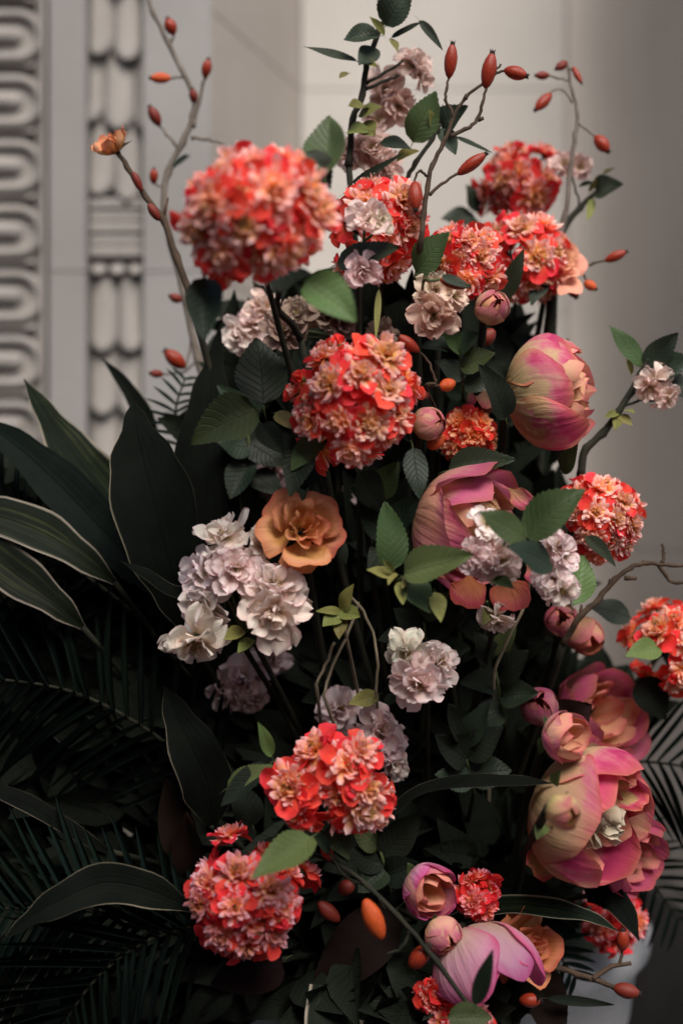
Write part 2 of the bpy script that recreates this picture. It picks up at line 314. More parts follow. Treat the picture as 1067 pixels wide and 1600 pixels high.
courses([(xr+.0005,YF),(xr+.5,YF),(xr+.5,YF+.044),(xr+.0305,YF+.044)],zr,M['stone_side'])
# plinth added along the foot to darken the lower wall
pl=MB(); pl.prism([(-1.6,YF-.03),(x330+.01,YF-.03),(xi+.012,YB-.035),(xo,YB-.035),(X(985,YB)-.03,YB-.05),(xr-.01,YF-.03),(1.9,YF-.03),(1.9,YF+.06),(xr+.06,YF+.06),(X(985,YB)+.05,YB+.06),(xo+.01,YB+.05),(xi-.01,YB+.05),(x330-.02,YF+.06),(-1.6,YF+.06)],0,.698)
wpart('base_block',pl,M['base_block'],bevel=.006)
# carved strip: hanging rows of scales in a sunk channel
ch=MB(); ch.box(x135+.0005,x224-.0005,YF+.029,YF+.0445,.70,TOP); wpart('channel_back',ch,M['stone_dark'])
def tongue(cx, w, ztop, zbot, thick, tipout):
    mb=MB(); n=7; rows=[]
    zs=[ztop]+[zbot+w*.75*(1-math.sin(math.pi/2*k/n)) for k in range(0,n+1)]
    for z in zs:
        k=max(0,(zbot+w*.75-z)/(w*.75)); hw=w/2*math.sqrt(max(0,1-k*k*k)) if k<1 else .0006
        out=YF+.024-tipout*((ztop-z)/(ztop-zbot))**1.5
        rows.append((z,max(hw,.0008),out))
    fr=[]
    for z,hw,o in rows:
        kx=lambda v: min(max(v,x135+.0008),x224-.0008)
        fr.append([Vector((kx(cx-hw),o+thick,z)),Vector((kx(cx-hw),o+.003,z)),Vector((kx(cx-hw*.5),o-.001,z)),Vector((kx(cx),o-.002,z)),Vector((kx(cx+hw*.5),o-.001,z)),Vector((kx(cx+hw),o+.003,z)),Vector((kx(cx+hw),o+thick,z))])
    mb.grid(fr); return mb
wch=(x224-x135)
row_edges=[(70,2),(180,2),(290,2),(-40,2),(-150,2),(-260,2)]
for k,(py,n) in enumerate(row_edges):
    zb_=Zp(py+8,YF); zt=Zp(py-118,YF)
    off=.32 if k%2==0 else .0
    for q in range(-1,4):
        w=wch/1.9; cx=x135+w*(q+off)
        if cx+w/2<x135+w*.12 or cx-w/2>x224-w*.12: continue
        wpart('carved_scale',tongue(cx,w*1.0,zt,zb_+R.uniform(-.003,.003)-(cx-x135)*.15,.012,.015),M['stone_carved'],smooth=True)
# banded block, little scallops, then flutes and again scales lower down
for k in range(5):
    mb=MB(); z1=Zp(305+k*19,YF); mb.box(x135+.001,x224-.001,YF+.012+(.0025 if k%2 else 0),YF+.034,Zp(305+k*19+18,YF),z1); wpart('carved_band',mb,M['stone_carved'],bevel=.003)
for k in range(3):
    wpart('carved_scale',tongue(x135+wch*(k+.5)/3,wch/3.05,Zp(398,YF),Zp(426,YF),.012,.015),M['stone_carved'],smooth=True)
for k,py in enumerate((540,640,740,850,960,1070,1180)):
    for q in range(2):
        n=2; w=wch/n*.995
        wpart('carved_scale',tongue(x135+wch*(q+.5)/n,w,Zp(py-110,YF),Zp(py+8,YF),.012,.015),M['stone_carved'],smooth=True)
# egg-shaped loops stacked on the left
bk=MB(); bk.box(-1.6,x70,YF+.022,YF+.0445,.70,TOP); wpart('panel_back',bk,M['stone_carved'])
gr=MB(); gr.box(x70+.0005,x76-.0005,YF+.028,YF+.0445,.70,TOP); wpart('groove',gr,M['stone_dark'])
fl=MB(); fl.box(x70-.006,x70-.0003,YF+.006,YF+.0215,.70,TOP); wpart('fillet',fl,M['stone_carved'],bevel=.002)
xl0=-.56; xl1=x70-.0085
def racetrack(cz, hh, x0, x1, wid, hgt):
    mb=MB(); pts=[]; n=12
    r=hh
    for k in range(n+1):
        a=-math.pi/2+math.pi*k/n; pts.append(((x1-r)+r*math.cos(a),cz+r*math.sin(a),math.cos(a),math.sin(a)))
    for k in range(n+1):
        a=math.pi/2+math.pi*k/n; pts.append(((x0+r)+r*math.cos(a),cz+r*math.sin(a),math.cos(a),math.sin(a)))
    rows=[]
    prof=[(-wid/2,YF+.0225),(-wid/2*.92,YF+.022-hgt*.55),(-wid/4,YF+.022-hgt*.95),(wid/6,YF+.022-hgt),(wid/2*.9,YF+.022-hgt*.6),(wid/2,YF+.0225)]
    for (x,z,nx,nz) in pts+[pts[0]]:
        rows.append([Vector((x+nx*(d),yy,z+nz*(d))) for d,yy in prof])
    mb.grid(rows); return mb
def egg(cz, hh, x0, x1):
    mb=MB(); rows=[]
    for k in range(7):
        a=math.pi/2*k/6; s=math.cos(a); o=YF+.0222-.011*math.sin(a)
        ring=[]
        for q in range(24):
            b=2*math.pi*q/24; cx=math.cos(b); sz=math.sin(b)
            ring.append(Vector(((x0+x1)/2+ (1 if cx>0 else -1)*((x1-x0)/2-hh)*min(1,abs(cx)*3)*(.9+.1*s)+hh*cx*s, o, cz+hh*sz*s)))
        rows.append(ring)
    mb.grid(rows,close=True); return mb
per=103*S(YF)
for k in range(-3,11):
    cz=Zp(48+103*k,YF)
    wpart('carved_loop',racetrack(cz,per*.335,xl0,xl1,per*.165,.0085),M['stone_carved'],smooth=True)
    wpart('carved_egg',egg(cz+.001,per*.15,xl0+.02,xl1-.0195),M['stone_carved'],smooth=True)
    d=MB(); zc=cz-per/2
    for sgn in (1,):
        d.grid([[Vector((xl0+.03,YF+.0223,zc-.0035)),Vector((xl0+.03,YF+.013,zc)),Vector((xl0+.03,YF+.0223,zc+.0035))],
                [Vector((xl1-.02,YF+.0223,zc-.0035)),Vector((xl1-.02,YF+.012,zc)),Vector((xl1-.02,YF+.0223,zc+.0035))],
                [Vector((xl1-.004,YF+.0223,zc-.009)),Vector((xl1-.006,YF+.008,zc)),Vector((xl1-.004,YF+.0223,zc+.009))]])
    wpart('carved_dart',d,M['stone_carved'])

# ------------------------------------------------------------------ the urn that holds the flowers
UC=Vector((.085,.30,0)); UR=.205; UZ=Zp(1415,.30)
urn=thing('stone_urn','pale grey stone urn behind the lower flowers, mostly hidden by foliage','urn',(UC.x,UC.y,0))
ub=MB(); h=UZ
ub.lathe([(.0,h-.05),(UR*.86,h-.04),(UR*.9,h-.002),(UR*.95,h),(UR,h-.012),(UR*.99,h-.03),(UR*.93,h-.045),(UR*.90,h-.09),(UR*.80,h-.16),(UR*.62,h-.22),(UR*.38,h-.265),(UR*.28,h-.30)],48)
ub.build('bowl',M['urn'],urn)
ub=MB(); ub.lathe([(UR*.27,h-.298),(UR*.3,h-.32),(UR*.24,h-.34),(UR*.26,h-.40),(UR*.6,h-.46),(UR*.62,h-.49),(0,h-.492)],48); ub.build('foot',M['urn'],urn)
ub=MB(); ub.box(-.16,.16,-.16,.16,0,h-.4925); o=ub.build('pedestal',M['urn'],urn,smooth=False); b=o.modifiers.new('bevel','BEVEL'); b.width=.006; b.segments=2
fm=MB(); fm.lathe([(UR*.85,-.035),(UR*.75,.015),(UR*.5,.05),(UR*.2,.062),(0.0001,.064)],24); fo=fm.build('foam',M['soil'],urn); fo.location=(0,0,h)
CORE=Vector((UC.x,UC.y-.02,h+.02))
def base_for(p, seed=0):
    r=random.Random(seed+int(p.x*9999)); a=r.uniform(0,6.28); q=r.uniform(.03,.14)
    d=Vector((p.x-CORE.x,p.y-CORE.y,0)); d=d.normalized()*.07 if d.length>1e-3 else d
    return CORE+d+Vector((math.cos(a)*q*.5,math.sin(a)*q*.35,-.03))

# ------------------------------------------------------------------ petals
def petal(Lg, W, m=.62, basew=.18, b0=0.0, curl=0.6, cup=.3, ruf=.0, notch=.0, nu=5, nv=6, ph=0.0):
    mb=MB(); rows=[]; y=z=0.0; tp=0
    for j in range(nv):
        q=j/(nv-1); t=1-(1-q)**1.7
        ang=b0+curl*t; y+=math.cos(ang)*(t-tp)*Lg; z+=math.sin(ang)*(t-tp)*Lg; tp=t
        if t<m: k=t/m; hw=W*(basew+(1-basew)*(k*k*(3-2*k)))
        else: hw=W*math.sqrt(max(.10,1-((t-m)/(1-m))**2.3))
        row=[]
        for i in range(nu):
            u=2*i/(nu-1)-1
            dy=-notch*Lg*(max(0,1-abs(u)*1.6))*t**5 - .06*Lg*u*u*t*t
            zz=cup*hw*u*u*1.2+ruf*Lg*math.sin(u*4.5+ph+t*2)*t*t
            row.append(Vector((u*hw,y+dy*math.cos(ang)-zz*math.sin(ang),z+dy*math.sin(ang)+zz*math.cos(ang))))
        rows.append(row)
    mb.grid(rows); return mb
def spoke(phi, elev, off=0.0, z=0.0, sc=1.0, twist=0.0):  # petal laid along azimuth phi, raised by elev
    s=sc if isinstance(sc,(tuple,list)) else (sc,sc,sc)
    return Matrix.Rotation(phi,4,'Z')@Matrix.Translation((0,off,z))@Matrix.Rotation(elev,4,'X')@Matrix.Rotation(twist,4,'Y')@Matrix.Diagonal((*s,1))

# coral florets, unit radius ~1
CORAL_PET=[petal(1.0,.37,m=.66,b0=.25,curl=-1.0+.25*k,cup=.35,ruf=.03,notch=.06*(k%2),nu=4,nv=5,ph=k).mesh('coral_petal',M['coral_outer']) for k in range(4)]
def add_petal_to(mb, src, Mx, m=0):
    b=len(mb.v)
    for p in src.v: mb.v.append(tuple(Mx@Vector(p)))
    mb.uv+=src.uv
    for f in src.f: mb.f.append(tuple(b+i for i in f)); mb.mi.append(m)
TUFT=[]
for k in range(5):
    r=random.Random(50+k); mb=MB(); n=64+5*(k%3)
    lop=r.uniform(0,6.28)                               # the dome leans a little to one side
    for i in range(n):
        q=(i+.5)/n; phi=i*2.39996+r.uniform(-.3,.3)
        elev=rad(80-84*q**.8+r.uniform(-11,11)-9*math.cos(phi-lop)); ln=(.45+.41*q)*r.uniform(.82,1.15)
        src=petal(ln,.148*r.uniform(.8,1.2),m=.76,basew=.28,b0=.1,curl=r.uniform(-.9,.75),cup=-.45,nu=4,nv=5)
        vm=.5+.5*min(1,q*1.8+r.uniform(-.1,.2))        # petals round the eye stay yellow, the outer ones run out to pale tips
        src.uv=[(u_,v_*vm) for u_,v_ in src.uv]
        add_petal_to(mb,src,spoke(phi,elev,.03+.10*q,.06*(1-q),1.0,r.uniform(-.5,.5)))
    for i in range(6):
        a=r.uniform(0,6.28); d=Vector((math.cos(a)*.10,math.sin(a)*.10,.40+r.uniform(0,.1)))
        mb.tube([(0,0,0),d],[.012,.010],n=3,m=1); mb.tube([d,d*1.16],[.026,.02],n=4,m=2)
    mb.lathe([(.05,-.28),(.12,-.12),(.22,.02),(.02,.06)],7,m=3)
    TUFT.append(mb.mesh('coral_floret',[M['coral_tuft'],M['stamen'],M['anther'],M['stem']]))
BUDM=[]
for k in range(2):
    mb=MB(); r=random.Random(k)
    for i in range(5):
        add_petal_to(mb,petal(1,.5,m=.6,b0=.5,curl=.95,cup=.7,nu=5,nv=5),spoke(i*1.257+.2*r.random(),rad(38),.10,0,.9))
    for i in range(3): add_petal_to(mb,petal(.8,.4,m=.6,b0=.5,curl=.9,cup=.7,nu=4,nv=5),spoke(i*2.1+.5,rad(55),.03,0,.9))
    mb.lathe([(.05,-.3),(.16,-.1),(.24,.05),(.02,.12)],7,m=1)
    BUDM.append(mb.mesh('coral_bud',[M['coral_outer'],M['stem']]))
def coral_floret(root, loc, n, size, r, tint, open_=1.0):
    Mx=frame(n,(r.uniform(-1,1),r.uniform(-1,1),r.uniform(-1,1)),r.uniform(0,6.28),loc,size)
    f=link('floret',TUFT[r.randrange(5)],root,Mx,tint)
    k=r.choice((7,8,9))
    for i in range(k):
        e=rad(r.uniform(-26,2)) if i%3 else rad(r.uniform(0,30))
        link('petal',CORAL_PET[r.randrange(4)],f,spoke(6.283*i/k+r.uniform(-.25,.25),e,.14,-.02,(r.uniform(.9,1.3),r.uniform(.85,1.12),1),r.uniform(-.25,.25)),tint)
    return f
def stem_to(root, a, b, r0=.0022, r1=.003, mat='stem_dark', name='stem', sag=.02):
    a=Vector(a); b=Vector(b); m=(a+b)/2+Vector((0,.015,-sag)); L0=root.location
    pts=smooth_path([a,a.lerp(m,.55)+Vector((0,.01,.004)),m,b],4)
    mb=MB(); mb.tube([p-L0 for p in pts],[r0+(r1-r0)*i/(len(pts)-1) for i in range(len(pts))],7); return mb.build(name,M[mat],root)

# leaves: one unit mesh per look, scaled to length and width
def leaf_mesh(mat, r, serr=.06, fold=.25, arch=.25, m=.42, nv=27):
    mb=MB(); rows=[]; tw=r.uniform(-.25,.25); wv=r.uniform(0,6)
    for j in range(nv):
        t=j/(nv-1); z=-arch*t*t*.6+.035*math.sin(wv+t*6)
        hw=.5*(math.sin(math.pi*t**.72)**.85 if 0<t<1 else 0)+ (.012 if t<.1 else .0)
        row=[]
        for i in range(7):
            u=(i-3)/3; s=1+(serr*((j%2)*2-1) if abs(u)>.9 and .08<t<.97 else 0)
            x=u*hw*s; zz=z+fold*abs(x)+.045*math.sin(wv+t*8+u*2)*abs(u)
            row.append(Vector((x+tw*.15*t*t,t+ (-.0 if abs(u)<.9 else .008*((j%2)*2-1)),zz)))
        rows.append(row)
    mb.grid(rows); mb.tube([(0,.01,.0),(0,-.09,-.03),(.03,-.2,-.12)],[.016,.013,.011],n=5,m=1); return mb.mesh('leaf',[M[mat],M['stem']])
LEAF={}
for nm in ('leaf_mid','leaf_bright','leaf_dark','leaf_olive','leaf_deep','leaf_brown'):
    r=random.Random(hash(nm)%1 + len(nm)); LEAF[nm]=[leaf_mesh(nm,r,serr=.04 if nm not in('leaf_deep','leaf_brown') else 0,fold=f,arch=a) for f,a in ((.25,.2),(.45,.5),(.1,.7),(.6,.1))]
lr=random.Random(11)
def leaf(root, b, by, t, ty, w, tone='leaf_mid', tilt=.5, side=None, var=None, name='leaf', tint=None):
    """leaf from base pixel b at depth by to tip pixel t at depth ty, w pixels wide"""
    A=P(b[0],b[1],by); B=P(t[0],t[1],ty); d=B-A
    n=Vector((lr.uniform(-.35,.35) if side is None else side,-1,tilt))
    me=LEAF[tone][lr.randrange(4) if var is None else var]
    ln=d.length; ww=w*S((by+ty)/2)*1.15
    o=link(name,me,root,Matrix.Translation(-root.location)@yframe(d,n,A,(ww,ln,min(ww,ln))),tint)
    return o
LT={'m':'leaf_mid','b':'leaf_bright','d':'leaf_dark','o':'leaf_olive','k':'leaf_deep','r':'leaf_brown'}
def leaves(root, y, lst):
    for e in lst:
        bx,by,tx,ty,w,tone=e[:6]; dy=e[6] if len(e)>6 else -.015; y0=y+(e[7] if len(e)>7 else 0)
        leaf(root,(bx,by),y0,(tx,ty),y0+dy,w,LT[tone])

# ------------------------------------------------------------------ coral flower balls
def fib(n):
    for i in range(n):
        z=1-2*(i+.5)/n; a=i*2.39996; q=math.sqrt(1-z*z); yield Vector((q*math.cos(a),q*math.sin(a),z))
def coral_ball(label, px, py, y, rp, fr, spots=None, nauto=20, buds=(), tint=(1,1,1,1), axis=(0,-1,.2), cover=-.15, lv=(), seed=0, extra=True):
    r=random.Random(seed+px); s=S(y); c=P(px,py,y); Rm=rp*s; fm_=fr*s; ax=Vector(axis).normalized()
    b=base_for(c,seed); root=thing('coral_flower_stem',label,'flower',b,'coral pompom flowers in the arrangement')
    L0=root.location; pts=[]
    inner=Rm-fm_*.7
    if spots:
        for dx,dy in spots:
            q=Vector((dx,0,-dy))/rp; rr=min(.97,q.length/ .98 if q.length else 0)
            q=q.normalized()*min(q.length,.96) if q.length else q
            n=Vector((q.x,-math.sqrt(max(.02,1-q.length_squared)),q.z)).normalized(); pts.append(n)
        for n in (fib(26) if extra else ()):
            if n.y>.25 and n.y<.8 and all((n-p).length>.62 for p in pts): pts.append(n)
    else:
        rot=Matrix.Rotation(r.uniform(0,6),3,'X')@Matrix.Rotation(r.uniform(0,6),3,'Z')
        pts=[(rot@n+Vector((r.uniform(-.14,.14),r.uniform(-.14,.14),r.uniform(-.14,.14)))).normalized() for n in fib(nauto)]; pts=[n for n in pts if n.dot(ax)>cover]
    for n in pts:
        nn=(n+Vector((r.uniform(-.3,.3),r.uniform(-.3,.3),r.uniform(-.3,.3)))).normalized(); lump=1+.16*noise.noise(n*1.3+Vector((px*.37,py*.11,seed)))
        loc=c+n*inner*r.uniform(.82,1.10)*lump
        if not spots and r.random()<.14:
            link('floret_bud',BUDM[r.randrange(2)],root,frame(nn,roll=r.uniform(0,6),loc=loc-L0,sc=fm_*.6),tint); continue
        coral_floret(root,loc-L0,nn,fm_*r.uniform(.86,1.18),r,tint)
    for dx,dy in buds:
        q=Vector((dx,0,-dy))/rp; n=Vector((q.x,-math.sqrt(max(.02,1-min(.98,q.length_squared))),q.z)).normalized()
        link('floret_bud',BUDM[r.randrange(2)],root,frame(n,roll=r.uniform(0,6),loc=c+n*inner*1.02-L0,sc=fm_*.62),tint)
    # small stalks inside the head
    hub=c-ax*Rm*.9; mb=MB()
    for n in pts: mb.tube([hub-L0,(hub.lerp(c+n*inner,.5)+ax*0-L0),c+n*inner*.95-L0],[.0014,.0013,.0012],n=4)
    mb.build('stalk_cluster',M['stem_dark'],root)
    stem_to(root,hub,b); leaves(root,y,lv); return root

coral_ball('large blurred coral pompom flower at upper left, nearest to the lens',395,338,-.13,136,46,
   spots=[(-55,-62),(15,-70),(80,-78),(-105,-35),(-95,45),(-10,40),(55,25),(105,-30),(110,40),(-50,90),(25,100),(75,80),(-15,-15),(-60,5),(45,-25),(120,0)],seed=1,
   lv=[(322,435,320,532,52,'d'),(478,440,558,490,64,'b'),(508,275,513,180,58,'m',.02,.02),(478,238,520,290,40,'d',.0,.02),(270,260,290,240,18,'d')])
coral_ball('coral pompom flower with ivory blossoms caught in it, right behind the large blurred one',590,355,.02,92,36,
   spots=[(-25,-75),(10,-45),(45,-35),(55,10),(40,50),(-30,-30),(10,15),(35,85),(-10,60)],buds=[(20,95)],seed=2,
   lv=[(528,412,622,384,46,'d',-.03,-.05),(540,300,630,238,14,'d',-.02)])
coral_ball('sharp coral pompom flower in the middle of the arrangement, above the orange rose',550,630,-.035,116,36.5,
   spots=[(-45,-30),(16,-48),(72,-18),(-86,0),(-83,36),(-24,42),(30,48),(0,90),(78,72),(87,27),(-57,-90),(20,-92),(55,-75)],
   buds=[(-26,-110),(-95,-42),(-20,-75)],seed=3,
   lv=[(402,640,298,681,70,'m'),(412,632,402,525,72,'d',.01),(408,662,440,706,34,'k'),(430,646,472,672,26,'o'),(494,684,457,728,34,'b'),(478,700,450,768,44,'d'),(645,700,656,775,34,'d'),(560,738,600,800,46,'k',.02,.05),(592,452,587,530,9,'o',-.01)])
coral_ball('coral pompom flower just right of the upright rose hip twig',722,405,.05,74,30,seed=4,nauto=30,
   spots=[(-35,-35),(10,-30),(-15,10),(35,5),(50,45),(0,50),(-50,20),(45,-30)],
   lv=[(650,428,698,362,50,'m',-.02,-.06),(690,470,640,500,40,'k',.0,.03)])
coral_ball('coral pompom flower half hidden behind the one beside the rose hip twig',815,412,.12,86,34,seed=5,nauto=30,
   lv=[(785,470,818,392,26,'d',-.02,-.06),(760,470,730,440,26,'b',-.02,-.07)])
coral_ball('blurred deep coral pompom flower highest at the right, against the pale wall',812,290,.2,76,34,seed=6,nauto=30,tint=(.85,.72,.72,1),
   lv=[(750,330,735,290,26,'d'),(745,345,690,340,40,'d'),(800,350,850,370,30,'d')])
coral_ball('coral pompom flower right of the rose pink peony, a serrated leaf overlapping its left side',935,808,.05,80,30,seed=7,nauto=34,
   spots=[(-45,-55),(0,-62),(45,-35),(-20,-10),(25,5),(60,15),(10,50),(-25,40),(50,55),(-55,-10),(20,80),(-5,85)],
   lv=[(878,738,900,695,28,'m',-.02),(915,838,962,884,20,'d',-.03,-.05)])
coral_ball('loose coral pompom flower cut by the right edge of the frame',1050,1012,.1,88,32,seed=8,tint=(1,.95,.85,1),
   spots=[(-10,-62),(30,-55),(-40,-40),(10,40),(40,20),(0,62),(45,75),(15,-20)],buds=[(-35,-40),(-50,-20)],
   lv=[(1028,1012,982,1022,34,'b',-.02,-.04),(985,965,925,940,36,'d'),(1000,1060,1040,1120,50,'k')])
coral_ball('small orange coral flower in shade between the bulbous peony and the sharp pompom',728,682,.05,54,27,seed=9,nauto=24,tint=(1,.85,.6,1),
   lv=[(700,735,805,715,44,'d',-.02,-.04)])
coral_ball('loose coral flower of separated florets, low in the middle above the lowest pompom',520,1212,-.03,114,40,seed=10,extra=False,tint=(1,.93,.95,1),
   spots=[(-78,5),(-68,62),(-38,-72),(20,26),(64,8),(92,36),(50,-60),(30,-40),(38,78),(86,70),(62,46),(-74,34),(-60,-8)],buds=[(-10,-78),(-50,30)],
   lv=[(425,1182,404,1128,20,'b'),(355,1232,425,1195,32,'m',-.01),(420,1195,345,1260,34,'k'),(395,1290,370,1220,44,'k',.0,.03),(515,1290,545,1340,34,'m')])
coral_ball('lowest coral pompom flower, in cool purple light, with one green leaf lying across it',390,1402,-.04,108,36,seed=11,tint=(.9,.72,.85,1),  # tint carries the cool purple light on this flower
   spots=[(-18,-68),(-80,-45),(-85,-5),(-20,-12),(48,-40),(72,-5),(78,-62),(-48,52),(18,42),(55,58),(0,85),(-20,98)],buds=[(40,0),(62,25)],
   lv=[(486,1308,400,1366,50,'b',-.05,-.04),(515,1330,490,1300,20,'d')])
coral_ball('small deep red sprig of coral florets between two pink peony buds low at the right',747,1402,.0,42,24,seed=12,nauto=20,tint=(.95,.6,.75,1),
   spots=[(-18,0),(18,28),(5,5)],buds=[(8,-32),(25,-5),(-10,32)])
coral_ball('coral pink pompom flower under the large magenta peony, beside the urn',950,1432,.13,58,28,seed=13,nauto=26,tint=(.95,.75,.85,1))
coral_ball('single red coral floret in the shade left of the lilac peony',672,1557,-.03,26,24,seed=14,spots=[(0,0)],tint=(.9,.6,.6,1))
coral_ball('coral flower cut by the bottom edge below the lilac peony',725,1612,-.04,52,30,seed=15,spots=[(-20,-20),(25,-25),(0,10),(-40,5),(45,5)],tint=(.9,.65,.75,1))

# ------------------------------------------------------------------ white double blossoms
WPET=[petal(1,.44,m=.62,basew=.14,b0=.30,curl=-.9+.5*k,cup=.42-.14*k,ruf=.08,notch=.13,nu=10,nv=7,ph=k*1.7).mesh('white_petal',M['white']) for k in range(4)]
WCEN=[]
for k in range(2):
    r=random.Random(90+k); mb=MB()
    for i in range(14):
        a=r.uniform(0,6.28); q=r.uniform(.03,.18); d=Vector((math.cos(a)*q,math.sin(a)*q,r.uniform(.28,.42)))
        mb.tube([(math.cos(a)*.03,math.sin(a)*.03,0),d],[.012,.009],n=3); mb.tube([d,d*1.1],[.026,.018],n=4,m=1)
    mb.lathe([(.04,-.5),(.06,-.3),(.15,-.12),(.2,.0),(.02,.04)],8,m=2)
    WCEN.append(mb.mesh('white_blossom',[M['stamen'],M['anther'],M['stem']]))
def blossom(root, loc, n, size, r, tint=(1,1,1,1), full=1.0):
    f=link('blossom',WCEN[r.randrange(2)],root,frame(n,roll=r.uniform(0,6.28),loc=loc,sc=size),tint)
    for ring,(k,e0,e1,s,o) in enumerate(((7,-32,8,1.0,.08),(7,0,34,.82,.06),(6,24,66,.60,.04))):
        if ring==2 and full<.6: continue
        ph=r.uniform(0,6)
        for i in range(k):
            link('petal',WPET[r.randrange(4)],f,spoke(ph+6.283*i/k+r.uniform(-.22,.22),rad(r.uniform(e0,e1)),o,ring*.03,(s*r.uniform(.7,1.15),s*r.uniform(.75,1.12),s*r.uniform(.7,1.4)),r.uniform(-.6,.6)),tint)
    return f
def white_spray(label, y, fl, lv=(), tint=(1,1,1,1), seed=0, node=None, mat='stem_dark'):
    """fl: (px,py,radius px,(facing x,y,z)[,dy])"""
    r=random.Random(300+seed); cx=sum(e[0] for e in fl)/len(fl); cy=sum(e[1] for e in fl)/len(fl)
    nd=P(*(node or (cx+10,cy+25)),y+.035); b=base_for(nd,seed)
    root=thing('white_blossom_spray',label,'flower',b,'white blossom sprays in the arrangement'); L0=root.location
    mb=MB()
    for e in fl:
        px,py,rp,n=e[:4]; yy=y+(e[4] if len(e)>4 else 0); s=S(yy); n=Vector(n).normalized(); c=P(px,py,yy)-n*rp*s*.25
        tn=tuple(t*r.uniform(.93,1.05) for t in tint[:3])+(1,)
        blossom(root,c-L0,n,rp*s*1.02,r,tn,full=e[5] if len(e)>5 else 1)
        k=c-n*rp*s*.4; mb.tube([q-L0 for q in smooth_path([k,k-n*.012,nd.lerp(k,.3)+Vector((0,.004,0)),nd])],.0011,n=5)
    mb.build('stalk_cluster',M['stem'],root)
    stem_to(root,nd,b,mat=mat); leaves(root,y,lv); return root
white_spray('sharp cluster of white double blossoms left of the orange rose',-.02,
  [(350,835,50,(-.2,-.8,.6)),(310,893,46,(-.7,-.8,.1)),(368,888,46,(.1,-1,.25),-.012),(312,946,52,(-.5,-.7,-.25)),(303,1007,58,(-.15,-.6,-.75)),(430,912,56,(.2,-.85,.5),-.015),(427,962,58,(0,-1,-.25),-.02),(456,938,46,(.75,-.7,0)),(412,850,32,(.6,-.7,.3))],
  lv=[(380,985,350,1000,22,'o'),(395,1000,372,1020,20,'o')],seed=1,node=(388,985))
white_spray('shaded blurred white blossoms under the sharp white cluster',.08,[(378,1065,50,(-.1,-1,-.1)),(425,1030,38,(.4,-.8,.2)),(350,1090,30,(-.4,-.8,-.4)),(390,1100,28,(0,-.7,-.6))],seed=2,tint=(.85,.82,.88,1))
white_spray('small cluster of three white blossoms alone in the dark right of centre',-.01,[(633,1016,40,(-.25,-.9,.35)),(655,1070,48,(-.1,-1,-.25),-.015),(690,1035,40,(.6,-.8,.1))],seed=3,node=(668,1040))
white_spray('white blossoms peeping out behind the loose coral flower, low in the middle',.035,[(532,1108,46,(0,-1,.3),.03),(600,1140,44,(.4,-.85,.3)),(612,1172,36,(.7,-.7,0)),(620,1200,30,(.7,-.6,-.4)),(560,1170,36,(0,-1,0),.02)],lv=[(590,1085,545,1100,24,'o'),(600,1095,630,1085,18,'d')],seed=4,tint=(.96,.92,.95,1))
white_spray('cream white blossoms lying over the front of the rose pink peony',-.055,
  [(762,815,32,(.15,-.9,.45),0,.5),(735,868,30,(-.7,-.7,.1),0,.5),(752,882,30,(-.3,-.8,-.4),0,.5),(785,878,44,(.1,-1,-.2)),(868,850,30,(.2,-.9,.4),.01,.5),(885,865,34,(.7,-.7,.2),.01,.5),(862,905,34,(-.3,-.9,-.1),.005),(880,925,34,(.4,-.8,-.5),.005,.5)],
  lv=[(612,890,606,784,50,'m',-.01,.02),(632,900,738,863,54,'m',-.02,-.01),(634,905,674,956,42,'m',-.01),(822,838,906,762,64,'m',-.02,-.01),(820,842,764,797,44,'m',-.03,-.02),(862,884,808,848,46,'d',-.03,-.015),(895,945,912,866,44,'b',.02,.03),
   (615,898,573,890,18,'o'),(614,896,600,875,12,'o'),(618,895,606,908,12,'o'),(625,910,630,945,18,'o'),(640,900,628,920,12,'o'),(790,850,800,830,24,'b'),(770,905,800,915,22,'m'),(680,925,690,965,24,'o')],seed=5,node=(800,850))
white_spray('single white blossom hanging face down below the rose pink peony',.0,[(776,972,34,(.1,-.55,-.8))],seed=6,lv=[(765,950,755,975,16,'o')],node=(760,940))
white_spray('ivory blossom resting in the coral pompom behind the large blurred one',-.06,[(575,338,40,(-.2,-.95,.3)),(568,425,34,(.1,-.8,-.5),.01),(598,345,26,(.6,-.8,0))],seed=7,node=(560,390),tint=(1,.98,.93,1))
white_spray('beige blossoms under the small horizontal rose hip, right of the hip twig',-.02,[(682,450,34,(-.1,-.95,.2)),(678,495,40,(-.1,-.9,-.35)),(712,462,26,(.7,-.7,0),0,.5)],seed=8,tint=(.88,.78,.70,1),node=(690,440))
white_spray('blurred pinkish white blossoms just under the large blurred coral flower',.10,[(395,505,42,(-.2,-.9,.4)),(372,525,36,(-.6,-.8,0)),(415,480,34,(.2,-.9,.4))],seed=9,tint=(.96,.92,.92,1))
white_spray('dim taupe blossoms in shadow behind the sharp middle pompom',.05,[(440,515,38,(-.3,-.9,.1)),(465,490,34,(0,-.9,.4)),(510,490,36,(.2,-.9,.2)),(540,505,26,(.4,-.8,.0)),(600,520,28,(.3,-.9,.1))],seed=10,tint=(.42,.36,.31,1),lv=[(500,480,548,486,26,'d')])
white_spray('tiny shaded white blossoms left of the orange rose stem',.1,[(425,735,34,(-.2,-.9,.2)),(425,762,28,(0,-.9,-.3)),(567,770,30,(.2,-.9,.2))],seed=11,tint=(.55,.5,.55,1))

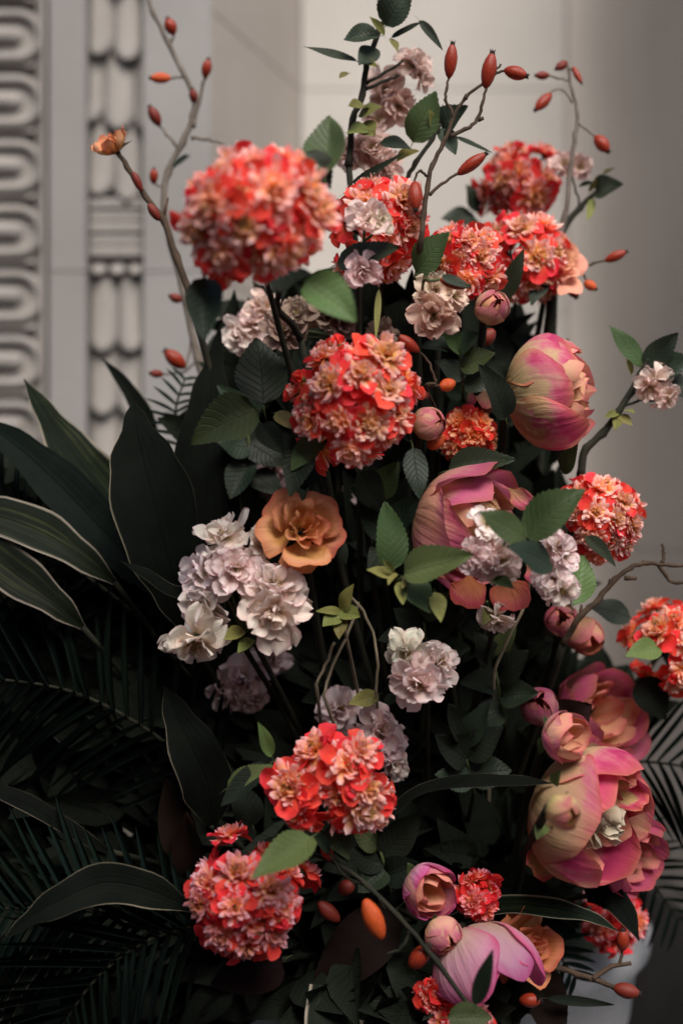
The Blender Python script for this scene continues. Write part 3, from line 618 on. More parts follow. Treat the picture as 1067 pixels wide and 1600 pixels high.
# flowering branch at the top and at the right: twig, leaves, blossoms
def twig_mesh(root, paths, mat, name='twig', knots=True, seed=0):
    r=random.Random(seed); mb=MB(); L0=root.location
    for pts,r0,r1 in paths:
        pp=smooth_path([P(*p) for p in pts],4); n=len(pp)
        pp=[p+Vector((r.uniform(-1,1),r.uniform(-1,1),r.uniform(-1,1)))*.0006 for p in pp]
        mb.tube([p-L0 for p in pp],[(r0+(r1-r0)*i/(n-1))*(1+(r.uniform(.1,.35) if knots and i%4==0 else r.uniform(-.06,.06))) for i in range(n)],7)
    return mb.build(name,M[mat],root)
def flowering_branch(label, paths, y, lv, fl, tint, seed, mat='stem_dark', group=None):
    b=base_for(P(*paths[0][0][0]),seed); root=thing('flowering_branch',label,'branch',b,group)
    a=paths[0][0][0]; stem_to(root,P(*a),b,.0026,.003,mat='stem_dark'); twig_mesh(root,paths,mat,seed=seed)
    r=random.Random(seed)
    for px,py,rp,n,dy,full in fl:
        s=S(y+dy); blossom(root,P(px,py,y+dy)-root.location,Vector(n),rp*s,r,tint,full)
    leaves(root,y,lv); return root
flowering_branch('leafy branch with pale blossoms standing highest, running out of the top of the frame',
  [([(545,260,.06),(551,187,.06),(566,150,.06),(574,97,.06),(592,49,.06),(607,18,.06),(612,-30,.06)],.0028,.0016),
   ([(590,350,.06),(630,289,.055),(649,255,.05),(675,217,.05),(688,195,.05)],.0022,.0015),
   ([(572,130,.06),(600,115,.06),(630,95,.06)],.0014,.001),([(570,140,.06),(605,125,.06),(622,118,.06)],.0014,.001)],.055,
  [(602,40,640,-25,48,'d'),(590,55,538,62,34,'d'),(585,75,562,100,30,'d'),(558,95,475,72,15,'d'),(612,58,655,32,13,'d'),(655,32,692,78,13,'d'),(545,115,530,122,12,'o'),(560,95,588,100,16,'o'),
   (645,222,682,143,46,'m'),(694,205,728,163,44,'d'),(690,200,712,240,26,'d'),(594,222,640,228,22,'d'),(712,214,768,238,9,'d'),(570,170,545,165,24,'o'),(565,195,585,210,30,'o'),(560,180,590,160,22,'o'),(545,205,575,200,24,'o'),(600,55,580,25,14,'o'),(612,60,622,75,12,'o'),(620,250,650,232,20,'o'),(680,205,670,170,16,'o')],
  [(645,100,32,(.2,-.8,.4),.02,1),(658,120,26,(.5,-.7,-.2),.02,.5),(602,140,38,(0,-.8,-.3),.03,1),(620,165,34,(.3,-.7,-.5),.03,1),(590,185,28,(0,-.9,-.2),.03,.5),(580,235,40,(.1,-.9,.3),.02,1),(600,262,34,(.3,-.8,-.1),.02,1),(552,240,32,(-.3,-.9,.2),.02,1)],(.86,.78,.74,1),21)
flowering_branch('dark knobbly branch with leaves and a closing white blossom at the right edge',
  [([(905,740,.07),(915,700,.07),(940,678,.07),(965,645,.07),(985,612,.07),(1000,583,.07),(1012,560,.07)],.0034,.0022),([(975,635,.07),(1000,625,.07),(1030,628,.07)],.0012,.001)],.07,
  [(1003,572,960,507,30,'m'),(1008,575,1058,520,36,'d'),(1010,582,1080,560,50,'d'),(1040,585,1075,615,34,'d'),(968,648,960,672,14,'o'),(968,648,985,660,14,'o'),(965,645,945,650,12,'o'),(975,640,990,640,12,'o'),(985,585,978,560,12,'o')],
  [(1022,595,30,(.1,-.7,-.2),-.01,.5),(1040,620,26,(.4,-.5,-.7),-.01,.5),(1015,605,24,(-.3,-.6,-.5),-.01,.5)],(.95,.9,.86,1),22)
flowering_branch('blurred branch with one dark leaf and faint blossom behind the thin upper right hip twig',
  [([(870,375,.15),(885,350,.15),(905,325,.15),(930,300,.15)],.0036,.002),([(905,325,.15),(900,300,.15),(890,270,.15)],.001,.0008)],.15,
  [(930,305,972,285,38,'d'),(920,300,932,275,12,'o'),(925,310,918,345,12,'o'),(940,275,960,262,10,'o'),(905,290,925,285,14,'k')],
  [(880,258,26,(0,-.9,.3),0,.5),(905,262,24,(.2,-.9,.2),0,.5)],(.8,.7,.68,1),23)

def sprig(label, path, lv, seed):
    a=P(*path[0]); b=base_for(a,seed); root=thing('leafy_sprig',label,'sprig',b,'leafy sprigs inside the arrangement')
    stem_to(root,a,b,.0016,.0022); twig_mesh(root,[(path,.0016,.0009)],'stem',seed=seed); leaves(root,path[-1][2],lv); return root
sprig('dark serrated leaves in the gap between the sharp middle pompom and the orange rose',[(600,900,.08),(610,850,.06),(600,800,.05),(580,760,.05)],[(606,840,560,790,42,'d'),(605,830,655,775,44,'d'),(598,795,545,760,40,'d'),(590,775,620,720,40,'m'),(608,860,660,850,34,'d'),(606,845,575,890,30,'d')],71)
sprig('dark leaves spreading below the rose pink peony and above the three white blossoms',[(670,1060,.08),(665,1000,.05),(660,960,.05)],[(665,1000,615,950,40,'k'),(662,985,590,1000,38,'k'),(664,990,720,960,44,'k'),(668,1020,735,1010,40,'d'),(662,965,700,925,34,'m'),(667,1010,610,1050,36,'d')],72)
sprig('mid green leaves in the dark right of the three white blossoms',[(790,1140,.08),(780,1080,.05),(770,1030,.05)],[(778,1070,725,1060,40,'k'),(776,1060,820,1020,44,'k'),(772,1040,750,990,36,'k'),(782,1090,840,1080,44,'d'),(785,1110,735,1130,42,'d'),(770,1030,800,980,30,'m')],73)
sprig('dark pointed leaves between the loose coral flower and the half open mauve bud',[(740,1240,.06),(730,1190,.04),(720,1150,.04)],[(730,1190,680,1150,46,'k'),(728,1180,780,1140,46,'k'),(722,1155,700,1100,40,'k'),(735,1210,790,1200,50,'d'),(725,1165,760,1100,36,'d'),(738,1220,680,1210,40,'d')],74)
sprig('serrated leaves under the loose coral flower, low in the middle',[(610,1400,.05),(600,1350,.02),(590,1320,.02)],[(600,1350,545,1330,40,'k'),(598,1340,655,1270,46,'k'),(592,1325,560,1290,36,'m'),(604,1370,660,1350,44,'k'),(602,1360,560,1395,38,'d')],75)
sprig('dark leaves in the shade left of the globe peony',[(720,720,.09),(735,650,.06),(740,600,.06)],[(735,640,690,600,40,'d'),(738,620,790,600,44,'d'),(740,605,720,550,36,'d'),(738,610,700,560,30,'d')],76)
sprig('leaves in the dark above the slim pink bud, right of the sharp middle pompom',[(725,640,.07),(722,590,.03),(715,540,.02)],[(722,590,690,560,34,'d'),(720,575,770,550,40,'m'),(716,550,690,520,32,'m'),(716,545,745,520,34,'d'),(724,600,770,590,38,'d'),(715,545,660,535,28,'d')],78)
sprig('dark leaves below the blurred pinkish white blossoms at upper left',[(400,760,.1),(390,700,.08),(380,640,.08)],[(390,700,340,690,44,'d'),(388,690,440,720,44,'d'),(384,660,350,600,40,'d'),(392,720,360,780,44,'d'),(382,650,420,600,40,'d'),(395,740,440,770,40,'d')],77)
# ------------------------------------------------------------------ peonies, buds and roses: petals wrapped on a cup
def cup_petal(Rr, H, th0, th1, wang, lip=0.0, ruf=.03, top=.35, nu=9, nv=9, ph=0.0, pinch=1.0, notch=0.0):
    mb=MB(); rows=[]
    for j in range(nv):
        q=j/(nv-1); row=[]
        for i in range(nu):
            u=2*i/(nu-1)-1
            t=q*(1-top*1.25*abs(u)**2.1*q)
            if notch: t-=notch*q**4*max(0,1-abs(u)*2.5)
            th=th0+(th1-th0)*t
            wid=wang*(.35+.65*math.sin(min(1,q*1.3)*math.pi/2))*(1-.22*q**4)
            phi=u*wid
            r=Rr*math.sin(th); z=H*(1-math.cos(th))
            if q>.72: r+=lip*Rr*((q-.72)/.28)**2; z-=abs(lip)*H*.25*((q-.72)/.28)**2*(1 if lip>0 else 0)
            rr=r*(1+ruf*math.sin(u*5+ph+q*3)*q*1.2)+.012*math.sin(u*11+ph*2)*q
            rr+=Rr*(.045*noise.noise((u*2.2+ph*7,q*2.6,ph))+.022*noise.noise((u*7+ph*3,q*3,ph*5)))*min(1,q*2.5)+Rr*.016*math.sin(u*9+ph)*max(0,.7-q)*min(1,q*4)
            z+=ruf*.6*math.sin(u*7+ph)*q*q
            row.append(Vector((rr*math.sin(phi),rr*math.cos(phi),z)))
        rows.append(row)
    mb.grid(rows); return mb
def pmesh(cache={}, **k):
    mat=k.pop('mat'); key=(mat,tuple(sorted(k.items())))
    if key not in cache: cache[key]=cup_petal(**k).mesh('cup_petal',M[mat])
    return cache[key]
def head(root, c, axis, size, layers, r, roll=0.0, tint=(1,1,1,1), jit=.06):
    Mx=frame(axis,(0.1,.2,1),roll,c-root.location,size)
    for (n,mat,kw,tl,off) in layers:
        for i in range(n):
            k=dict(kw); k['ph']=float(r.randrange(4)*1.9)
            me=pmesh(mat=mat,**k); a=off+6.283*i/n+r.uniform(-.18,.18); s=r.uniform(1-jit,1+jit)
            L=Matrix.Rotation(a,4,'Z')@Matrix.Rotation(-tl*r.uniform(.5,1.4),4,'X')@Matrix.Diagonal((s,s,s*r.uniform(.95,1.05),1))
            link('petal',me,root,Mx@L,tint)
def frill(root, c, axis, size, n, mat, r, spread=.5, name='stamen_frill', w=.14, zb=.85):
    mb=MB()
    for i in range(n):
        q=math.sqrt((i+.5)/n)*spread; a=i*2.4
        add_petal_to(mb,petal(r.uniform(.35,.55),w*r.uniform(.7,1.3),m=.8,basew=.4,b0=0,curl=r.uniform(.2,1.6),cup=.8,nu=3,nv=5),Matrix.Translation((math.cos(a)*q,math.sin(a)*q,zb))@spoke(a+r.uniform(-1,1),rad(r.uniform(50,85)),0,0))
    o=mb.build(name,M[mat],root); o.matrix_basis=frame(axis,loc=c-root.location,sc=size); return o
def sepals(root, c, axis, size, r, n=4, tone='leaf_mid', l=.9):
    Mx=frame(axis,(0.1,.2,1),r.uniform(0,6),c-root.location,size)
    for i in range(n):
        link('sepal',LEAF[tone][r.randrange(4)],root,Mx@spoke(6.28*i/n+r.uniform(-.3,.3),rad(r.uniform(10,50)),.05,-.03,(.45,l*r.uniform(.8,1.2),.5)))
def cup_flower(name, label, cat, px, py, y, rp, axis, layers, lv=(), seed=0, tint=(1,1,1,1), group=None, core=None, roll=None, sep=0, stem='stem_dark', shift=.9, sep_l=.9):
    r=random.Random(500+seed); s=S(y); ax=Vector(axis).normalized(); c=P(px,py,y)-ax*rp*s*shift
    b=base_for(c,seed); root=thing(name,label,cat,b,group)
    head(root,c,ax,rp*s,layers,r,r.uniform(0,6) if roll is None else roll,tint,.15 if 'rose' in name else .06)
    if core: frill(root,c,ax,rp*s,core[0],core[1],r,core[2],w=core[3] if len(core)>3 else .14)
    if sep: sepals(root,c,ax,rp*s,r,sep,l=sep_l)
    stem_to(root,c-ax*.002,b,.0032,.0036,mat=stem); leaves(root,y,lv); return root
PG='peonies in the arrangement'
def peony_layers(m,th=2.05):
    return [(5,m,dict(Rr=1.0,H=1.0,th0=.12,th1=th,wang=.95,lip=.06,ruf=.03,top=.30),.05,0.0),
            (5,m,dict(Rr=.90,H=.97,th0=.2,th1=th+.15,wang=.85,lip=.04,ruf=.04,top=.28),.0,.6),
            (6,'peony_core',dict(Rr=.72,H=.88,th0=.3,th1=th+.1,wang=.7,lip=.05,ruf=.06,top=.3),.0,.2),
            (6,'peony_core',dict(Rr=.48,H=.80,th0=.3,th1=th+.05,wang=.75,lip=.06,ruf=.08,top=.3),.0,.5)]
cup_flower('peony','cream and magenta globe peony seen from the side against the pale wall','peony',866,612,.03,92,(.93,-.34,.06),
   [(5,'peony',dict(Rr=1.0,H=.80,th0=.12,th1=2.22,wang=1.0,lip=-.05,ruf=.015,top=.22,nu=13,nv=13),.0,.55),(5,'peony',dict(Rr=.94,H=.82,th0=.2,th1=2.30,wang=.9,lip=-.04,ruf=.02,top=.22,nu=11,nv=11),.0,1.2),
    (6,'peony_core',dict(Rr=.80,H=.88,th0=.3,th1=2.2,wang=.7,lip=-.03,ruf=.05,top=.26),.0,.2),(6,'peony_core',dict(Rr=.55,H=.90,th0=.3,th1=2.15,wang=.75,lip=.0,ruf=.08,top=.3),.0,.5)],seed=1,group=PG,core=(30,'peony_core',.5,.18),shift=.82,roll=.2,
   lv=[(800,690,840,640,30,'k',.0,.04),(790,655,760,570,44,'k',-.02,-.03),(790,590,760,560,24,'k')])
cup_flower('peony','rose pink peony half covered by white blossoms and serrated leaves','peony',735,822,.015,92,(.74,-.52,-.30),
   [(5,'peony_rose',dict(Rr=1.05,H=.95,th0=.12,th1=1.95,wang=1.0,lip=.12,ruf=.05,top=.26,nu=13,nv=13),.06,.3)]+peony_layers('peony_rose',2.0)[1:],seed=2,group=PG,core=(20,'peony_core',.4),roll=.3)
# two loose lower petals of that peony are part of it: added as its own guard petals
pe=[o for o in bpy.data.objects if o.name.startswith('peony') and o.type=='EMPTY'][-1]
for (bx,by,tx,ty,w,yy,tn) in ((735,890,725,950,110,.0,(1,.62,.45,1)),(790,890,800,955,120,.0,(1,.6,.45,1)),(700,860,650,880,70,.03,(.9,.6,.55,1)),(790,760,832,790,60,.0,(1,.9,.8,1)),(820,880,845,905,60,.01,(1,.6,.8,1))):
    A=P(bx,by,yy); d=P(tx,ty,yy+.005)-A
    link('petal',pmesh(mat='peony_rose',Rr=.6,H=.5,th0=.1,th1=1.35,wang=1.0,lip=.1,ruf=.04,top=.3,ph=1.0),pe,Matrix.Translation(-pe.location)@yframe(d,Vector((0.1,-.9,-.35)),A,(w*S(yy)*.75,d.length*1.5,d.length*.8)),tn)
cup_flower('peony','large magenta and cream peony with pale stamens low at the right','peony',926,1278,-.01,106,(.72,-.60,-.30),
   [(4,'peony',dict(Rr=1.0,H=.90,th0=.12,th1=2.12,wang=1.12,lip=.0,ruf=.025,top=.24,nu=13,nv=13),.03,.55),(4,'peony',dict(Rr=.93,H=.90,th0=.2,th1=2.28,wang=1.05,lip=.0,ruf=.03,top=.24,nu=13,nv=13),.0,1.3)]+peony_layers('peony',1.95)[2:],seed=13,group=PG,tint=(1,.9,.94,1),core=(20,'cream_frill',.26,.10),roll=1.1,
   lv=[(865,1225,875,1205,18,'b',-.01,-.05),(850,1290,838,1312,20,'b',-.01,-.05)])
pe=[o for o in bpy.data.objects if o.name.startswith('peony') and o.type=='EMPTY' and 'stamens' in o['label']][0]
for (bx,by,tx,ty,w,yy,tn,nn) in ((905,1215,945,1145,70,.02,(1.1,.95,1,1),(-.3,-.9,.2)),(895,1215,1008,1222,78,.0,(1,1,1,1),(.1,-.9,.5)),(935,1230,1015,1262,70,.0,(1.1,1.1,.9,1),(.2,-.9,.3)),(880,1300,822,1370,100,-.0,(.95,.75,.6,1),(-.2,-.9,-.3))):
    A=P(bx,by,yy); d=P(tx,ty,yy-.005)-A
    link('petal',pmesh(mat='peony',Rr=.6,H=.5,th0=.1,th1=1.35,wang=1.0,lip=.1,ruf=.04,top=.3,ph=1.0),pe,Matrix.Translation(-pe.location)@yframe(d,Vector(nn),A,(w*S(yy)*.8,d.length*1.45,d.length*.7)),tn)
cup_flower('peony','blurred rose pink peony behind the half open bud at the right','peony',942,1118,.1,72,(.5,-.7,.3),
   [(5,'peony_rose',dict(Rr=1.05,H=1.0,th0=.12,th1=1.9,wang=.95,lip=.05,ruf=.03,top=.26),.08,.0)]+peony_layers('peony_rose',1.95)[1:],seed=4,group=PG,tint=(1,.85,.95,1),
   lv=[(860,1150,920,1100,70,'r',-.02,-.03)])
cup_flower('peony','lilac pink peony cut by the bottom of the frame','peony',756,1516,-.02,78,(.42,-.42,-.80),
   [(5,'peony_lilac',dict(Rr=1.0,H=.98,th0=.12,th1=2.2,wang=1.0,lip=.0,ruf=.03,top=.26,nu=13,nv=13),.05,.5),(5,'peony_lilac',dict(Rr=.9,H=1.0,th0=.2,th1=1.9,wang=.85,lip=.04,ruf=.04,top=.28),.0,.1),(6,'peony_core',dict(Rr=.7,H=.9,th0=.3,th1=1.9,wang=.7,lip=.05,ruf=.06,top=.3),.0,.2)],seed=5,group=PG,roll=.0,
   lv=[(742,1570,768,1490,24,'d',-.02,-.08),(700,1590,770,1590,40,'m',.0,-.05)])
cup_flower('peony','dark pink peony tucked behind the right side of the large magenta one','peony',992,1338,.05,58,(.6,-.6,-.3),peony_layers('peony_rose',1.9),seed=6,group=PG,tint=(.9,.62,.8,1))
BG='peony buds in the arrangement'
def bud_layers(op=0.0):
    return [(3,'bud',dict(Rr=1.0,H=.98,th0=.1,th1=2.35-op,wang=1.25,lip=.0,ruf=.012,top=.22,nu=13,nv=13),.02,.0),
            (3,'bud',dict(Rr=.94,H=.97,th0=.2,th1=2.75-op,wang=1.2,lip=.0,ruf=.015,top=.2,nu=11,nv=9),.0,1.0),
            (3,'peony_core',dict(Rr=.80,H=.95,th0=.3,th1=2.75-op*.8,wang=1.1,lip=.0,ruf=.06,top=.2),.0,.5),(3,'peony_core',dict(Rr=.5,H=.9,th0=.3,th1=2.6-op*.5,wang=1.1,lip=.0,ruf=.1,top=.25),.0,1.2)]
cup_flower('peony_bud','half open mauve peony bud above the large magenta peony','flower bud',886,1152,-.035,43,(.7,-.7,.15),bud_layers(.75),seed=1,group=BG,tint=(1,.88,.95,1),sep=3,roll=.4,lv=[(850,1150,842,1180,14,'b',.01)])
cup_flower('peony_bud','closed greenish cream bud in front of the left side of the large magenta peony','flower bud',878,1268,-.115,28,(.55,-.8,-.1),bud_layers(-.3),seed=2,group=BG,tint=(.85,1,.62,1),sep=4,sep_l=1.3)
cup_flower('peony_bud','lilac peony bud opening to peach, right of the blurred orange hip','flower bud',670,1390,-.02,43,(.45,-.85,-.2),[(4,'peony_lilac',dict(Rr=1.0,H=1.0,th0=.1,th1=1.95,wang=1.2,lip=.0,ruf=.05,top=.22,nu=13,nv=13),.02,.0)]+bud_layers(.7)[1:],seed=3,group=BG,sep=3,tint=(.95,.8,.9,1))
cup_flower('peony_bud','closed peach bud between the lilac bud and the lilac peony','flower bud',692,1461,-.03,29,(.4,-.85,-.25),bud_layers(-.2),seed=4,group=BG,tint=(1,.9,.9,1),sep=3)
cup_flower('peony_bud','round closed bud below the coral pompom right of the hip twig','flower bud',767,482,.0,26,(.3,-.85,.3),bud_layers(-.3),seed=5,group=BG,tint=(.9,.78,.75,1),sep=4)
cup_flower('peony_bud','pale round bud touching the right side of the sharp middle pompom','flower bud',668,662,-.01,26,(.7,-.7,.15),bud_layers(-.3),seed=6,group=BG,tint=(1,.92,.8,1),sep=3)
cup_flower('peony_bud','blurred rosy bud on the left of a pair below the coral pompom at right','flower bud',878,970,.08,26,(-.1,-.9,.3),bud_layers(-.1),seed=7,group=BG,tint=(.9,.7,.75,1),sep=3)
cup_flower('peony_bud','blurred peach bud on the right of a pair below the coral pompom at right','flower bud',912,992,.085,30,(.4,-.7,-.5),bud_layers(-.1),seed=8,group=BG,tint=(1,.8,.75,1),sep=3)
cup_flower('peony_bud','slim pointed pink bud in shade left of the globe peony','flower bud',752,622,.05,28,(-.15,-.55,-.8),[(4,'peony',dict(Rr=.8,H=1.1,th0=.1,th1=2.5,wang=1.2,lip=.0,ruf=.012,top=.22),.02,.0)],seed=9,group=BG,tint=(.9,.75,.8,1),sep=3)
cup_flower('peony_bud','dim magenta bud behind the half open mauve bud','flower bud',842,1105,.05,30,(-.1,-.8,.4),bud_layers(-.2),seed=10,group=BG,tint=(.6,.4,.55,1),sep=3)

# roses
def rose_layers(m):
    return [(5,m,dict(Rr=1.05,H=.62,th0=.15,th1=1.55,wang=.74,lip=.30,ruf=.04,top=.25,nu=13,nv=13),.18,.2),
            (3,m,dict(Rr=.80,H=.78,th0=.2,th1=1.75,wang=.95,lip=.22,ruf=.05,top=.22,nu=13,nv=13),.10,.6),
            (3,m,dict(Rr=.52,H=.80,th0=.3,th1=1.75,wang=1.1,lip=.22,ruf=.10,top=.2,nu=11,nv=9),.05,.1),
            (3,m,dict(Rr=.32,H=.82,th0=.3,th1=1.8,wang=1.15,lip=.2,ruf=.14,top=.2,nu=9,nv=9),.03,1.1),
            (2,m,dict(Rr=.14,H=.80,th0=.3,th1=1.85,wang=1.2,lip=.2,ruf=.1,top=.2,nu=9,nv=7),.0,.5)]
cup_flower('rose','open apricot orange rose in the dark centre beside the white cluster','rose',476,824,-.03,55,(.18,-.92,.25),rose_layers('rose'),seed=1,group='apricot roses in the arrangement',roll=.5,shift=.5,stem='stem_dark',
   lv=[(478,765,470,700,44,'k',.01,.02),(520,830,545,880,24,'d',.0,.02)])
cup_flower('rose','apricot rose seen from the side, right of the lilac peony at the bottom','rose',828,1478,.01,52,(.5,-.75,.2),rose_layers('rose'),seed=2,group='apricot roses in the arrangement',roll=2.0,shift=.5,stem='stem_dark',tint=(1,.85,.85,1))
cup_flower('small_rose','blurred peach spray rose right of the coral pompoms, by the pale wall','rose',876,408,.1,36,(.3,-.8,.4),rose_layers('peach'),seed=3,roll=1,shift=.5,stem='stem_dark',lv=[(850,430,830,470,26,'d')])

# ------------------------------------------------------------------ twigs with rose hips
HIP={}
for nm in ('hip','hip_orange','hip_dark'):
    mb=MB(); mb.lathe([(.0005,0),(.10,.012),(.26,.10),(.40,.26),(.47,.45),(.46,.62),(.36,.80),(.22,.93),(.13,.985),(.0005,.99)],12); HIP[nm]=mb.mesh('rose_hip',M[nm])
mb=MB(); mb.lathe([(.19,.93),(.17,1.0),(.12,1.05),(.0005,1.03)],8)
for k in range(5):
    a=k*1.257; mb.tube([(math.cos(a)*.12,math.sin(a)*.12,1.0),(math.cos(a)*.2,math.sin(a)*.2,1.09)],[.035,.012],n=4)
HTIP=mb.mesh('calyx_tip',M['calyx'])
def hip(root, b, t, w, y, mat='hip', tip=True):
    A=P(b[0],b[1],y); B=P(t[0],t[1],y-.004); d=B-A; ww=w*S(y)
    Mx=Matrix.Translation(-root.location)@frame(d,(0,-1,.1),R.uniform(0,6),A,(ww,ww,d.length))
    o=link('rose_hip',HIP[mat],root,Mx)
    if tip: link('calyx_tip',HTIP,o,Matrix.Identity(4))
    return o
def hip_branch(label, paths, hips, mat='twig', seed=0, lv=(), y=0, rootp=None):
    a=P(*paths[0][0][0]); b=base_for(a,seed)
    root=thing('rose_hip_branch',label,'branch',b,'rose hip twigs in the arrangement')
    stem_to(root,a,b,paths[0][1],paths[0][1]*1.15,mat='stem_dark',sag=.0)
    twig_mesh(root,paths,mat,seed=seed)
    for h in hips: hip(root,*h)
    leaves(root,y,lv); return root
Y=-.02
hip_branch('sharp brown twig with five red rose hips rising at the top against the pale wall',
 [([(650,470,.03),(656,382,Y),(662,337,Y),(667,292,Y),(675,259,Y),(694,221,Y),(709,184,Y),(727,152,Y),(752,133,Y)],.0024,.0010),
  ([(709,184,Y),(703,168,Y),(696,156,Y),(698,138,Y),(701,121,Y)],.0013,.0009),
  ([(704,213,Y),(727,202,Y),(746,186,Y),(753,160,Y),(759,138,Y)],.0016,.0010),
  ([(671,304,Y),(690,287,Y),(714,272,Y)],.0013,.0009),([(667,276,Y),(657,268,Y),(650,272,Y),(648,283,Y)],.0011,.0008),
  ([(768,120,Y),(776,114,Y),(788,110,Y)],.0012,.0009),([(752,133,Y),(766,118,Y),(783,100,Y)],.0012,.0007),([(660,345,Y),(654,335,Y)],.0015,.0011),([(746,186,Y),(755,184,Y)],.0018,.0012),([(726,154,Y),(727,147,Y)],.0016,.001)],
 [((701,123),(707,68),22,Y),((758,139),(769,82),25,Y),((787,109),(823,119),23,Y),((714,273),(759,240),21,Y),((648,283),(649,328),25,Y)],seed=31)
hip_branch('short twig with a red rose hip lying sideways over beige blossoms',[([(660,470,.03),(662,440,-.04),(675,438,-.05),(688,437,-.05)],.0012,.0009)],[((687,437),(733,447),22,-.05)],seed=32,mat='stem',lv=[(690,432,735,448,16,'d',-.002,-.058)])
hip_branch('thin twig with small hips hugging the right side of the sharp middle pompom',
 [([(690,660,.05),(665,605,-.01),(680,600,-.01),(679,590,-.01),(668,562,-.01),(655,550,-.01)],.0012,.0008),([(665,605,-.01),(684,601,-.01)],.001,.0008)],
 [((655,550),(622,524),20,-.01),((711,597),(686,606),22,-.01,'hip_orange'),((660,612),(664,624),18,-.005,'hip_dark'),((668,700),(693,680),26,.0,'hip_orange',False),((748,540),(772,515),26,.05,'hip_dark',False)],seed=33)
hip_branch('dark twig with dull red and orange hips crossing low beside the lilac peony',
 [([(470,1330,.03),(520,1345,-.03),(575,1385,-.05),(620,1430,-.06),(680,1500,-.06),(740,1580,-.06)],.0016,.0018),([(575,1385,-.05),(540,1370,-.04),(515,1335,-.04)],.0013,.0009),([(590,1400,-.05),(600,1420,-.06),(592,1405,-.07)],.0011,.0009),([(640,1455,-.06),(628,1480,-.06),(605,1490,-.06)],.0014,.0009)],
 [((597,1468),(570,1405),34,-.07,'hip_orange',False),((520,1345),(503,1318),20,-.03,'hip'),((530,1395),(552,1378),26,-.02,'hip_dark'),((530,1440),(497,1410),26,-.01,'hip_dark',False),((640,1512),(670,1478),30,-.05,'hip')],seed=34,mat='stem_dark')
hip_branch('twig with two dark red hips reaching right in front of the urn at the bottom',
 [([(770,1500,.05),(825,1512,.02),(860,1510,.02),(900,1522,.02),(945,1537,.02),(958,1543,.02)],.0030,.0016),([(925,1530,.02),(955,1510,.02),(985,1505,.02)],.0020,.0014),([(968,1507,.02),(970,1495,.02),(971,1485,.02)],.0014,.0010),([(918,1528,.02),(945,1537,.02)],.0016,.001)],
 [((971,1486),(973,1453),22,.02),((957,1543),(999,1553),26,.02,'hip_dark'),((810,1563),(845,1563),24,-.02,'hip')],seed=35,mat='twig',lv=[(855,1560,960,1570,14,'k',.0)],y=.03)
hip_branch('thin blurred twig of small red hips at upper right against the wall',
 [([(862,400,.13),(880,345,.13),(890,270,.13),(898,210,.13),(902,180,.13),(893,140,.13),(888,110,.13),(885,98,.13)],.0026,.0009),([(893,160,.13),(880,142,.13),(866,140,.13),(858,147,.13)],.0009,.0007),([(886,125,.13),(870,122,.13),(858,118,.13)],.0009,.0007),([(903,192,.13),(915,202,.13),(928,213,.13)],.001,.0007),([(886,105,.13),(893,110,.13)],.0008,.0007)],
 [((861,146),(836,172),19,.13),((858,118),(836,118),14,.13,'hip_dark'),((886,97),(868,108),15,.13,'hip_dark'),((894,104),(908,130),11,.13),((929,212),(950,237),23,.13)],seed=36,mat='twig_grey')
hip_branch('blurred sprig of three red hips beside the peach spray rose',
 [([(860,445,.12),(885,430,.12),(905,420,.12),(925,412,.12),(945,408,.12)],.0016,.0008),([(905,420,.12),(912,432,.12),(918,442,.12)],.0009,.0007)],
 [((944,408),(978,393),17,.12),((912,440),(931,452),17,.12,'hip_orange'),((890,440),(900,465),22,.12,'hip')],seed=37)
hip_branch('tall blurred grey branch with red hips at upper left in front of the carved pilaster',
 [([(330,640,.17),(310,560,.17),(290,470,.17),(268,380,.17),(256,320,.17),(262,270,.17),(285,225,.17),(302,180,.17),(303,150,.17),(285,110,.17),(262,65,.17),(240,20,.17),(225,-25,.17)],.0034,.0018),
  ([(302,200,.17),(310,160,.17),(318,130,.17),(322,118,.17)],.0017,.0012),([(280,235,.17),(262,210,.17),(248,195,.17)],.0016,.001),([(258,290,.17),(246,290,.17),(243,286,.17)],.0012,.0009),([(290,120,.17),(270,122,.17),(262,123,.17)],.0012,.0009),([(265,70,.17),(270,62,.17),(272,55,.17)],.0013,.001),([(310,560,.17),(290,580,.17),(272,583,.17),(256,585,.17)],.0011,.0008),([(300,520,.17),(296,550,.17),(290,575,.17)],.0011,.0008),([(320,122,.17),(321,118,.17)],.001,.001),([(250,197,.17),(249,195,.17)],.001,.001),([(300,215,.17),(325,218,.17),(350,225,.17)],.0016,.001)],
 [((272,55),(262,28),21,.17),((320,122),(326,92),17,.17),((268,122),(235,122),18,.17,'hip_orange'),((304,162),(301,138),15,.17,'hip_dark'),((250,197),(234,166),19,.17,'hip_dark'),((240,288),(241,263),15,.17),((285,470),(265,462),16,.17,'hip_dark'),((290,575),(258,548),26,.17),((256,585),(234,583),14,.17,'hip_dark')],seed=38,mat='twig_grey')
